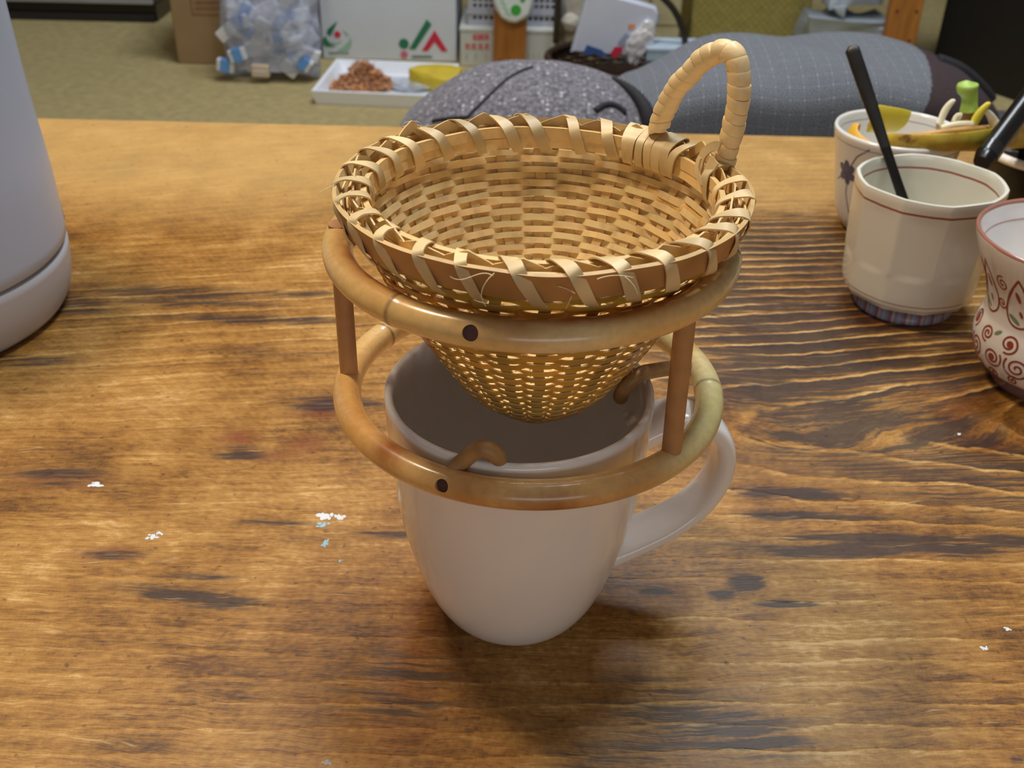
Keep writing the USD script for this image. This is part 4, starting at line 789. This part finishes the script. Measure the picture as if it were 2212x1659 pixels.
a_ = circ(873, 118, 8.3); prints(t, "logo_seal", [a_.difference(a_.buffer(-.0022)), a_.buffer(-.0038)], y2, M_pk)
prints(t, "small_print", [LineString(P_(*c6((1460+k*46, 772), (1486+k*46, 772)))).buffer(.0030, 4) for k in range(6)], y2, M_gt)
prints(t, "small_print", [LineString(P_(*c6((330+k*45, 720), (356+k*45, 722)))).buffer(.0022, 4) for k in range(6)], y2, M_gt)
prints(t, "emblem_leaf", [Polygon(P_(*c6((432, 285), (420, 330), (345, 488), (285, 462), (302, 400), (360, 350)))), Polygon(P_(*c6((262, 485), (232, 550), (255, 622), (310, 636), (400, 630), (330, 590), (285, 520))))], y2, M_gr)
prints(t, "emblem_leaf", [Polygon(P_(*c6((505, 408), (560, 430), (600, 478), (560, 480), (530, 440)))), Polygon(P_(*c6((622, 500), (632, 590), (600, 680), (520, 700), (430, 690), (500, 640), (560, 590), (600, 540)))), Polygon(P_(*c6((330, 560), (420, 580), (500, 545), (470, 580), (400, 610))))], y2, M_gr2, label="pale green part of the emblem")
prints(t, "emblem_dot", [circ(*c6((435, 470))[0], 7.2)], y2, M_rd)
# foam tray with shavings and a yellow slice
tz = FLOOR + .026
FLc, BLc, BRc = on_z(672, 196, tz), on_z(727, 127, tz), on_z(992, 138, tz)
u_ = (BRc-BLc)[:2]; tw = np.linalg.norm(u_); u_ /= tw; v_ = A([-u_[1], u_[0]]); td = abs(np.dot((BLc-FLc)[:2], v_)); org = BLc[:2] - v_*td
def tl(x, y, z): return A([*(org + u_*x + v_*y), z])
t = thing("foam_tray", "shallow white foam tray on the floor in front of the produce carton", "tray", tl(tw/2, td/2, FLOOR))
def tray_mesh():
    R = lambda i, z: np.array([tl(i, i, z), tl(tw-i, i, z), tl(tw-i, td-i, z), tl(i, td-i, z)])
    L = [R(.006, FLOOR), R(0, tz-.001), R(0, tz), R(.007, tz), R(.016, FLOOR+.004)]
    V = np.vstack(L); F = []
    for a in range(4):
        for k in range(4): F.append([a*4+k, a*4+(k+1) % 4, (a+1)*4+(k+1) % 4, (a+1)*4+k])
    F += [[3, 2, 1, 0], [16, 17, 18, 19]]; F = A(F); return trimesh.Trimesh(V, np.vstack([F[:, [0, 1, 2]], F[:, [0, 2, 3]]]), process=False)
M_foam = plain("foam_white", (234, 238, 246), .6, .015, 60)
part(t, "dish", tray_mesh(), M_foam, 20)
part(t, "liner", flat(Polygon([tuple(tl(.03, .03, 0)[:2]), tuple(tl(tw-.03, .03, 0)[:2]), tuple(tl(tw-.03, td-.03, 0)[:2]), tuple(tl(.03, td-.03, 0)[:2])]), FLOOR+.0042, .0008), plain("tray_liner", (206, 214, 224), .4), False)
M_fl = plain("shaving", (204, 150, 106), .7, .25, 40); r = np.random.default_rng(4); ms = []
c = on_z(782, 188, FLOOR+.006)
for k in range(760):
    rr, aa = math.sqrt(r.uniform(0, 1)), r.uniform(0, 2*np.pi); x, y = .058*rr*math.cos(aa), .045*rr*math.sin(aa)
    h = max(0., .050*(1-rr**1.5)*(1.0 if x > -.02 else .6)) * r.uniform(.55, 1.0)
    p = A([c[0]+x, c[1]+y, FLOOR+.007+h]); d = r.normal(size=3)*A([1, 1, .5]); d /= np.linalg.norm(d); e = np.cross(d, r.normal(size=3)); e /= np.linalg.norm(e); q = np.linspace(-1, 1, 4); L = r.uniform(.005, .012)
    P = p + d*q[:, None]*L + e*((q**2)*L*.5)[:, None]; P[:, 2] = np.maximum(P[:, 2], FLOOR+.0062); W = np.cross(frames(P), np.tile(e, (4, 1)))
    ms.append(strip(P, W, np.tile(e, (4, 1)), r.uniform(.002, .005), .0003))
single("fish_shavings", cat(*ms), M_fl, "loose heap of brown dried fish shavings on the foam tray", "fish shavings", kind="stuff", smooth=False)
c = on_z(940, 190, FLOOR+.006); wg = [(-.045, -.002), (-.03, .020), (0, .030), (.03, .026), (.047, .010), (.040, -.018), (.018, -.028), (-.02, -.016)]
w0 = np.array(wg); V = [manifold3d.Manifold.sphere(.004, 12).translate([c[0]+x, c[1]+y*.9, FLOOR+.010+zz]) for x, y in wg for zz in (0, .030 if y > -.01 else .018)]
t = thing("yellow_slice", "thick yellow slice lying on the foam tray", "food slice", (c[0], c[1], FLOOR+.006)); part(t, "flesh", manifold3d.Manifold.batch_hull(V), plain("yellow_flesh", (204, 178, 44), .5, .1, 40), 40)
part(t, "rind", tubem(spl([A([c[0]+x, c[1]+y*.9, FLOOR+.010]) for x, y in ((-.047, -.002), (-.031, .022), (0, .033), (.032, .028), (.050, .010))], 24), .0045, 10), plain("yellow_rind", (176, 160, 40), .5), 40)
M_film = mat("clear_wrap", {"t": ("transparent_bsdf", {"color": (.96, .97, 1.)}), "d": ("principled_bsdf", {"base_color": lin((212, 218, 230)), "roughness": .2}), "n": ("noise_texture", {"scale": 45., "detail": 4.}), "tc": ("texture_coordinate", {}), "f": ("map_range", {"from_min": .3, "from_max": .75, "to_min": .25, "to_max": .7, "clamp": True}), "b": ("bump", {"strength": .8, "distance": .006}), "m": ("mix_closure", {})},
    [("tc.object", "n.vector"), ("n.fac", "f.value"), ("n.fac", "b.height"), ("b.normal", "d.normal"), ("f.result", "m.fac"), ("t.BSDF", "m.closure1"), ("d.BSDF", "m.closure2")], "m.closure")
c = on_z(890, 188, FLOOR+.006)
m = blob((.045, .036, .007), (c[0], c[1], FLOOR+.0125), .35, 2.5, 5, 4); single("crumpled_wrap", m, M_film, "crumpled clear wrap between shavings and yellow slice on the tray", "plastic wrap")
# bag of little packets
bc = A([on_z(583, 184, FLOOR)[0], 1.792, 0]); hw = .094
M_bag = mat("clear_bag", {"t": ("transparent_bsdf", {"color": (.92, .94, 1.)}), "d": ("principled_bsdf", {"base_color": lin((206, 213, 232)), "roughness": .25}), "n": ("noise_texture", {"scale": 26., "detail": 5., "roughness": .65}), "tc": ("texture_coordinate", {}), "f": ("map_range", {"from_min": .3, "from_max": .7, "to_min": .18, "to_max": .78, "clamp": True}), "b": ("bump", {"strength": .9, "distance": .01}), "m": ("mix_closure", {})},
    [("tc.object", "n.vector"), ("n.fac", "f.value"), ("n.fac", "b.height"), ("b.normal", "d.normal"), ("f.result", "m.fac"), ("t.BSDF", "m.closure1"), ("d.BSDF", "m.closure2")], "m.closure")
t = thing("plastic_bag", "tall clear plastic bag stuffed with small white and blue packets", "bag", (bc[0], bc[1], FLOOR))
zz = np.linspace(0, 1, 44); nth = 80; th = np.arange(nth)*2*np.pi/nth
sc = np.interp(zz, [0, .03, .15, .5, .8, .95, 1], [.90, .95, 1.0, .96, .9, .6, .35]); dp = np.interp(zz, [0, .04, .3, .8, 1], [.30, .75, 1, .9, .3])
ca, sa = np.sign(np.cos(th))*np.abs(np.cos(th))**.6, np.sign(np.sin(th))*np.abs(np.sin(th))**.75
X = bc[0] + hw*sc[:, None]*ca; Y = bc[1] + .058*dp[:, None]*sa; Z = FLOOR + .002 + .30*zz[:, None] + 0*X + .014*np.clip(1-zz*14, 0, 1)[:, None]*(1-np.abs(ca)**3)
nn = meshkit.fbm(np.stack([X*30, Y*30, Z*24], -1), 3, 8) - .5; X = X + .018*nn*ca; Y = Y + .030*nn*sa
V = np.stack([X, Y, Z], -1).reshape(-1, 3); i, j = np.meshgrid(np.arange(43), np.arange(nth), indexing="ij"); j2 = (j+1) % nth; F = np.stack([i*nth+j, i*nth+j2, (i+1)*nth+j2, (i+1)*nth+j], -1).reshape(-1, 4)
cb = len(V); V = np.vstack([V, [[bc[0], bc[1], FLOOR+.012]]]); k = np.arange(nth); F = np.vstack([F[:, [0, 1, 2]], F[:, [0, 2, 3]], np.stack([(k+1) % nth, k, 0*k+cb], 1)])
part(t, "film", trimesh.Trimesh(V, F, process=False), M_bag, 60)
M_pw = plain("packet_white", (214, 216, 222), .5); M_pbl = plain("packet_blue", (96, 150, 214), .5); M_pbe = plain("packet_beige", (200, 184, 160), .5)
def packet(px, py, y, ang, kind, label, group=None, s=1.):
    p = on_y(px, py, y); q = A([p[0], y, max(p[2], FLOOR+.02)]); w, h, d = .0175*s, .0125*s, .008
    t = thing("packet", label, "packet", q, group)
    R = trimesh.transformations.rotation_matrix(math.radians(ang), [0, 1, 0], q)
    m = box(q-A([w, d, h]), q+A([w, d, h]), .004); m.apply_transform(R); part(t, "body", m, M_pbe if kind == 2 else M_pw)
    if kind == 1: m = box(q-A([w*.55, d+.0008, h*1.02]), q+A([w*.55, d+.0008, h*1.02]), .0015); m.apply_transform(R); part(t, "label_band", m, M_pbl, label="sky blue band")
    else: m = box(q-A([w*.8, d+.0005, h*.1]), q+A([w*.8, d+.0005, h*.1])); m.apply_transform(R); part(t, "seam", m, M_pw)
yb = 1.748
for a in ((514, 118, yb, -16, 1, "tilted packet with a blue band, left of the middle of the clear bag"), (488, 141, yb+.006, 10, 1, "blue banded packet in the lower left corner of the clear bag"), (563, 152, yb-.002, 2, 2, "beige packet at the bottom of the clear bag"), (655, 136, yb+.004, 35, 1, "blue banded packet in the lower right of the clear bag"), (626, 148, yb+.010, 38, 0, "plain white packet leaning at the lower right of the clear bag"), (488, 70, yb+.010, -40, 0, "plain white packet high at the left edge of the clear bag"), (606, 45, yb+.004, 45, 1, "blue banded packet tilted near the top of the clear bag"), (672, 118, yb+.016, 20, 0, "plain white packet at the right edge of the clear bag"), (600, 78, yb+.008, -10, 1, "blue banded packet below the tilted top one in the clear bag")): packet(*a)
r = np.random.default_rng(3)
for k in range(22): packet(r.uniform(495, 672), r.uniform(0, 120), r.uniform(1.775, 1.81), r.uniform(-60, 60), int(r.integers(0, 2)), "packet pressed deep inside the clear bag", "packets deep inside the clear bag", 1.1)
# carton with red lettering, and two perforated baskets on it
y3 = 1.898; x3a, x3b, z3 = on_y(994, 140, y3)[0], on_y(1196, 140, y3)[0], on_y(1020, 62, y3)[2]
t = thing("lettered_carton", "cream carton with red lettering standing behind the left wooden post", "box", ((x3a+x3b)/2, y3+.1, FLOOR))
M_cream = plain("carton_cream", (190, 192, 186), .7, .03, 30); part(t, "body", box((x3a, y3, FLOOR), (x3b, y3+.18, z3), .002), M_cream); part(t, "lid", box((x3a-.0012, y3-.0012, z3-.006), (x3b+.0012, y3+.1812, z3+.001), .0015), M_cream)
P_ = fx(y3); c3 = lambda *p: [(960 + x/7.373, y/7.373) for x, y in p]
lab_ = Polygon(P_(*c3((450, 548), (705, 545), (712, 628), (455, 630)))).buffer(-.002).buffer(.002); holes = shapely.unary_union([Point(P_(c3((x, 588))[0])[0]).buffer(.0024) for x in (520, 640)])
prints(t, "red_label", [lab_.difference(holes)], y3, plain("carton_red", (198, 92, 100), .6))
rs = np.random.default_rng(12); strokes = []
for k in range(4):
    cx, cy = 372+k*102, 735
    for (a, b) in (((-28, -34), (26, -30)), ((-30, -4), (30, -10)), ((0, -46), (-6, 40)), ((-6, 8), (30, 40)), ((-30, 38), (-10, 10))):
        strokes.append(LineString(P_(*c3((cx+a[0]+rs.uniform(-7, 7), cy+a[1]), (cx+b[0], cy+b[1]+rs.uniform(-7, 7))))).buffer(.0012))
prints(t, "red_lettering", [shapely.unary_union(strokes)], y3, plain("carton_red_ink", (196, 110, 112), .6))
prints(t, "grey_lettering", [LineString(P_(*c3((x, 850), (x, 930)))).buffer(.0010) for x in (350, 365, 495, 510, 660, 1340, 1420, 1500)], y3, plain("carton_grey_ink", (164, 172, 168), .6))
M_bk = plain("basket_plastic", (176, 178, 190), .45, .02)
y4 = 1.925; xa, xb = on_y(1011, 50, y4)[0], on_y(1205, 50, y4)[0]
for k, (z0, z1, lb) in enumerate(((z3+.0012, on_y(1100, 24, y4)[2], "white perforated plastic basket resting on the lettered carton"), (on_y(1100, 24, y4)[2]+.0006, on_y(1100, 24, y4)[2]+.060, "upper white perforated plastic basket stacked on the other"))):
    t = thing("plastic_basket", lb, "basket", ((xa+xb)/2, y4+.07, z0))
    face = shapely.box(xa, z0, xb, z1-.006); hs = []
    for row in range(4):
        zh = z1 - .0135 - row*.0122
        if zh < z0+.004: continue
        x = xa + .014
        while x < xb-.008: hs.append(affinity.rotate(affinity.scale(Point(x, zh).buffer(1, 4), .0034, .0040), -35)); x += .0112
    face = face.difference(shapely.unary_union(hs))
    part(t, "front", upright(face, (0, y4, 0), (1, 0), .002), M_bk, False)
    part(t, "side", box((xa, y4, z0), (xa+.002, y4+.14, z1-.004)), M_bk); part(t, "side", box((xb-.002, y4, z0), (xb, y4+.14, z1-.004)), M_bk); part(t, "back", box((xa+.002, y4+.138, z0), (xb-.002, y4+.14, z1-.004)), M_bk); part(t, "bottom", box((xa+.002, y4+.0005, z0), (xb-.002, y4+.138, z0+.002)), M_bk)
    rim = shapely.box(xa-.003, y4-.005, xb+.003, y4+.143).difference(shapely.box(xa+.004, y4+.003, xb-.004, y4+.136)); part(t, "rim", flat(rim, z1-.006, .006), M_bk, 20)
    part(t, "lining", box((xa+.006, y4+.02, z0+.002), (xb-.006, y4+.12, z1-.012), .004), plain("basket_contents", (40, 42, 52), .8, .2), label="dark contents")
# rack with two front posts
M_rack = mat("rack_wood", {"tc": ("texture_coordinate", {}), "mp": ("mapping", {"scale": (40., 40., 5.)}), "n": ("noise_texture", {"scale": 2., "detail": 4.}), "r": ("rgb_ramp", {"ramp": [(.3, lin((150, 92, 34))), (.7, lin((182, 120, 52)))]}), "p": ("principled_bsdf", {"roughness": .5})}, [("tc.object", "mp.vector"), ("mp.vector", "n.vector"), ("n.fac", "r.fac"), ("r.color", "p.base_color")])
y5 = 1.872; t = thing("wooden_rack", "open rack of orange-brown wood whose two front posts stand before the stored things", "rack", (.38, y5+.2, FLOOR)); M_nail = plain("nail_hole", (92, 54, 20), .7)
for (pa, pb, nails) in (((1066, 120), (1136, 120), ((1080, 131), (1119, 132))), ((1909, 95), (1977, 95), ((1923, 88), (1964, 88), (1938, 24), (1980, 25)))):
    a, b = on_y(*pa, y5)[0], on_y(*pb, y5)[0]
    part(t, "post", box((a, y5, FLOOR), (b, y5+.022, .30), .0015), M_rack)
    for q in nails:
        c = on_y(*q, y5); part(t, "nail", trimesh.creation.cylinder(.0032, segment=[c+A([0, .002, 0]), c-A([0, .0006, 0])], sections=14), M_nail)
for x, dy in ((-.02, .245), (.765, .068)): part(t, "back_post", box((x, y5+dy, FLOOR), (x+.03, y5+dy+.022, .30), .0015), M_rack)
part(t, "shelf", flat(Polygon([(-.075, y5-.002), (.835, y5-.002), (.835, y5+.115), (.70, y5+.115), (.70, y5+.28), (-.075, y5+.28)]), .30, .022), M_rack, 20)
# pouch hanging in front of the left post
yp = y5-.022; P_ = fx(yp); base_ = Polygon(P_((1062, -60), (1064, 0), (1070, 22), (1082, 40), (1098, 50), (1114, 52), (1132, 45), (1146, 33), (1152, 10), (1150, -60)))
t = thing("white_pouch", "white pouch with bright green dots hanging on the left wooden post", "pouch", (base_.centroid.x, yp+.008, base_.bounds[1]))
def puffy(poly, y, th):
    lay = [(poly.buffer(-.006), -1.), (poly.buffer(-.0025), -.7), (poly, 0.), (poly.buffer(-.0025), .7), (poly.buffer(-.006), 1.)]
    pts = [manifold3d.Manifold.hull_points(np.concatenate([np.stack([np.array(g.exterior.coords)[:, 0], np.full(len(g.exterior.coords), y + s*th/2), np.array(g.exterior.coords)[:, 1]], 1) for g, s in lay]))]
    return pts[0]
part(t, "body", puffy(base_, yp+.009, .016), plain("pouch_white", (214, 224, 222), .5, .02), 60)
P2 = fx(yp+.001); mk = lambda px, py, rr: Point(P2((px, py))[0]).buffer(rr*.00089, 16)
prints(t, "green_dot", [mk(1114.5, 22, 11.5)], yp+.0012, plain("dot_green", (58, 164, 58), .5)); prints(t, "green_dot", [mk(1129, -1, 6)], yp+.0012, plain("dot_green_small", (70, 160, 90), .5))
prints(t, "pale_lettering", [LineString(P2((1078+k*5, -6+k*11), (1087+k*5, -1+k*11))).buffer(.002) for k in range(4)], yp+.0012, plain("pouch_ink", (164, 196, 184), .5))
# round wicker basket with its load
wc, wr, wd = A([on_y(1392, 110, 1.80)[0], 1.80, FLOOR]), .187, .145
M_wick = mat("dark_wicker", {"tc": ("texture_coordinate", {}), "w": ("brick_texture", {"scale": 60., "color1": lin((78, 52, 32)), "color2": lin((46, 30, 20)), "mortar": lin((18, 12, 9)), "mortar_size": .03, "brick_width": .6, "row_height": .3}), "p": ("principled_bsdf", {"roughness": .5})}, [("tc.object", "w.vector"), ("w.color", "p.base_color")])
t = thing("wicker_basket", "low dark brown oval wicker basket with a tall hooped handle", "basket", wc); a = np.arange(120)*2*np.pi/120
for k in range(5):
    q = .90 + .10*min(1, k/3.) ; z = FLOOR + .005 + k*.0085
    part(t, "weaver", tubem(np.stack([wc[0] + wr*q*np.cos(a), wc[1] + wd*q*np.sin(a), z + .0012*np.sin(a*30 + k*np.pi)], -1), .0048, 8, True), M_wick, True)
part(t, "rim", tubem(np.stack([wc[0] + wr*np.cos(a), wc[1] + wd*np.sin(a), FLOOR + .048 + 0*a], -1), .0075, 10, True), M_wick, True)
m = lathe([(0, .001), (.80, .001), (.86, .002), (.86, .005), (0, .005)], (0, 0, 0), 80); m.vertices *= A([wr, wd, 1]); m.apply_translation(wc); part(t, "bottom", m, M_wick, 40)
for k in range(40):
    a_ = k*2*np.pi/40; e = A([wr*math.cos(a_), wd*math.sin(a_), 0]); part(t, "stake", tubem([wc + e*.84 + A([0, 0, .002]), wc + e*.985 + A([0, 0, .025]), wc + e*.985 + A([0, 0, .050])], .0026, 6, ref=(1, .2, 0)), M_wick, True)
yh = 1.80; hp = [on_y(x, y, yh) for x, y in ((1200, 92), (1204, 20), (1230, -90), (1300, -160), (1380, -80), (1425, -12), (1452, 16), (1468, 45), (1476, 70), (1480, 92))]
part(t, "handle", tubem(spl(hp, 70), .0062, 12, ref=(0, 1, 0)), plain("handle_dark", (44, 36, 26), .5, .2, 60), True)
yq = 1.79; t = thing("paper_packet", "white paper packet in a clear sleeve leaning in the wicker basket", "packet", on_y(1335, 122, yq))
P_ = fx(yq); q_ = Polygon(P_((1270, -25), (1345, -6), (1418, 14), (1428, 40), (1400, 100), (1385, 127), (1320, 123), (1232, 116), (1248, 60)))
part(t, "paper", puffy(q_, yq+.012, .020), plain("packet_paper", (206, 212, 232), .5, .03, 20), 40)
part(t, "blue_print", upright(Polygon(P_((1268, 97), (1300, 108), (1316, 124), (1258, 117))).difference(Polygon(P_((1280, 116), (1288, 114), (1290, 122), (1282, 122)))), (0, yq+.0015, 0), (1, 0), .0008), plain("print_blue", (60, 92, 150), .5), False)
prints(t, "red_print", [Polygon(P_((1328, 101), (1344, 102), (1346, 112), (1338, 117), (1330, 128), (1318, 116), (1322, 110)))], yq+.0015, M_rd)
prints(t, "orange_print", [Polygon(P_((1358, 52), (1373, 52), (1372, 63), (1357, 63)))], yq+.0015, plain("print_orange", (226, 156, 106), .5))
m = blob((.022, .008, .040), on_y(1382, 92, yq-.004), .4, 2.2, 3, 4); rotm = trimesh.transformations.rotation_matrix(math.radians(24), [0, 1, 0], on_y(1382, 92, yq-.004)); m.apply_transform(rotm)
part(t, "foil", m, plain("foil_sheet", (232, 230, 236), .2, .1, 60, .5, 90, metallic=.15), 40, label="crumpled shiny foil corner")
prints(t, "grey_print", [LineString(P_((1340, 98), (1358, 76))).buffer(.007, cap_style="flat")], yq+.0015, plain("print_grey", (150, 160, 182), .5))
b0 = on_y(1398, 104, 1.77); b1 = on_y(1500, 130, 1.77)
t = thing("pale_box", "pale blue flat box lying in the wicker basket beside the packet", "box", ((b0[0]+b1[0])/2, 1.80, b1[2])); part(t, "body", box((b0[0], 1.77, b1[2]-.005), (b1[0]+.03, 1.85, b0[2]), .003), plain("pale_blue_card", (176, 196, 214), .6)); part(t, "lid", box((b0[0]-.001, 1.769, b0[2]-.007), (b1[0]+.031, 1.851, b0[2]+.001), .002), plain("pale_blue_lid", (184, 202, 218), .6))
b0 = on_y(1404, 28, 2.02); b1 = on_y(1467, 86, 2.02)
t = thing("cream_packet", "cream packet standing behind the basket handle", "packet", ((b0[0]+b1[0])/2, 2.04, b1[2])); part(t, "body", box((b0[0], 2.02, FLOOR+.001), (b1[0], 2.06, b0[2]+.04), .008), plain("cream_paper", (200, 190, 150), .6)); part(t, "fold", box((b0[0]+.001, 2.0185, on_y(1430, 52, 2.02)[2]-.002), (b1[0]-.001, 2.021, on_y(1430, 52, 2.02)[2]+.001)), plain("cream_fold", (170, 158, 118), .6))
b = on_y(1242, 12, 2.0); t = thing("cloth_roll", "cream cloth bundle at the left end of the wicker basket", "cloth", (b[0], 2.0, FLOOR)); part(t, "cloth", blob((.030, .03, .09), (b[0], 2.0, FLOOR+.100), .12, 2, 2, 4), plain("cream_cloth", (196, 190, 176), .9, .04, 40), 60); part(t, "cloth_end", blob((.02, .016, .02), (b[0]-.008, 1.975, on_y(1240, 42, 2.0)[2]), .15, 2, 6), plain("cream_cloth_end", (206, 200, 186), .9), 60)
# rush box, crumpled bags, black cabinets
M_rush = mat("woven_rush", {"tc": ("texture_coordinate", {}), "c": ("checker_texture", {"scale": 120., "color1": (.9,)*3, "color2": (1.08,)*3}), "n": ("noise_texture", {"scale": 60., "detail": 4.}), "r": ("rgb_ramp", {"ramp": [(.3, lin((176, 166, 92))), (.7, lin((202, 190, 120)))]}), "m": ("mix", {"mix_type": "multiply", "fac": 1.}), "p": ("principled_bsdf", {"roughness": .8})}, [("tc.object", "c.vector"), ("tc.object", "n.vector"), ("n.fac", "r.fac"), ("r.color", "m.color1"), ("c.color", "m.color2"), ("m.color", "p.base_color")])
y6 = 2.13; a, b = on_y(1488, 90, y6)[0], on_y(1742, 90, y6)[0]
t = thing("rush_box", "yellow-green woven rush box standing behind the wicker basket", "box", ((a+b)/2, y6+.1, FLOOR)); part(t, "body", box((a, y6, FLOOR), (b, y6+.2, -.10), .006), M_rush); part(t, "lid", box((a-.004, y6-.004, -.12), (b+.004, y6+.204, -.02), .006), M_rush)
M_pb = plain("bag_paper_white", (176, 188, 200), .6, .04, 20)
def crumple(name, lo, hi, label, seed, rot=0):
    lo, hi = A(lo), A(hi); m = trimesh.creation.box(hi-lo); 
    for _ in range(4): m = m.subdivide()
    v = m.vertices; n = A([meshkit.noise(v*24 + 5*k + seed, seed+k) for k in range(3)]).T - .5; f2 = np.abs(meshkit.noise(v*40+seed, 9)-.5)[:, None]; m.vertices = v + n*.030 + f2*A([0, .02, 0]); m.apply_translation((lo+hi)/2)
    if rot: m.apply_transform(trimesh.transformations.rotation_matrix(math.radians(rot), [0, 1, 0], (lo+hi)/2))
    m.apply_translation([0, 0, max(0, lo[2] - m.bounds[0][2]) if not rot else 0])
    t = thing(name, label, "bag", (*(lo+hi)[:2]/2, lo[2])); part(t, "body", m, M_pb, 25); return t
y7 = 2.0; p0, p1 = on_y(1746, 110, y7), on_y(1915, 44, y7)
crumple("paper_bag", (p0[0], y7, FLOOR+.004), (p1[0], y7+.10, p1[2]-.012), "crumpled white bag on the floor left of the right wooden post", 3)
q0, q1 = on_y(1800, 38, y7), on_y(1925, -70, y7)
tb = crumple("paper_bag", (q0[0], y7+.01, p1[2]+.012), (q1[0], y7+.10, q1[2]), "folded white bag lying on top of the lower crumpled bag", 8)
tri = Polygon(fx(y7)((1796, 14), (1830, 10), (1824, 40), (1812, 34))); part(tb, "corner", puffy(tri, y7, .012), M_pb, 30)
y8 = 2.20; a = on_y(340, 40, y8)[0]
t = thing("low_cabinet", "low cabinet with a black plinth in the far left corner of the room", "cabinet", (a-.5, y8+.2, FLOOR)); z8 = on_y(200, 6, y8)[2]
part(t, "plinth", box((a-1.0, y8, FLOOR), (a, y8+.4, z8), .002), M_black); part(t, "kick_board", box((a-.998, y8-.010, FLOOR), (a-.004, y8-.0005, FLOOR+.017), .001), plain("kick_black", (34, 34, 34), .5)); part(t, "door", box((a-.998, y8-.012, z8+.001), (a-.505, y8, .25), .002), plain("cabinet_grey", (150, 152, 150), .6)); part(t, "door", box((a-.495, y8-.012, z8+.001), (a-.002, y8, .25), .002), plain("cabinet_grey2", (150, 152, 150), .6)); part(t, "case", box((a-1.0, y8+.001, z8+.0005), (a, y8+.4, .27), .002), M_black)
pA, pB = on_z(2050, 180, FLOOR), on_z(2212, 236, FLOOR); dv = (pB-pA)[:2]; dv /= np.linalg.norm(dv); nv = A([-dv[1], dv[0]]); L = 1.0
M_bcab = plain("black_cabinet", (13, 12, 12), .55, .2, 40)
def quad(o, e1, l1, e2, l2, z0, z1):
    c = [o, o+e1*l1, o+e1*l1+e2*l2, o+e2*l2]; return flat(Polygon([tuple(p) for p in c]), z0, z1-z0)
o_ = pA[:2] - dv*.075 + nv*.027
t = thing("black_cabinet", "tall black cabinet side filling the upper right corner behind the cups", "cabinet", (*o_, FLOOR)); part(t, "side_panel", quad(o_, dv, .62, nv, .02, FLOOR, .9), M_bcab, 20); part(t, "case", quad(o_ + nv*.021 + dv*.0, dv, .62, nv, .40, FLOOR+.02, .88), M_bcab, 20); part(t, "plinth", quad(o_ + nv*.024 + dv*.004, dv, .61, nv, .38, FLOOR, FLOOR+.0195), M_black, 20)
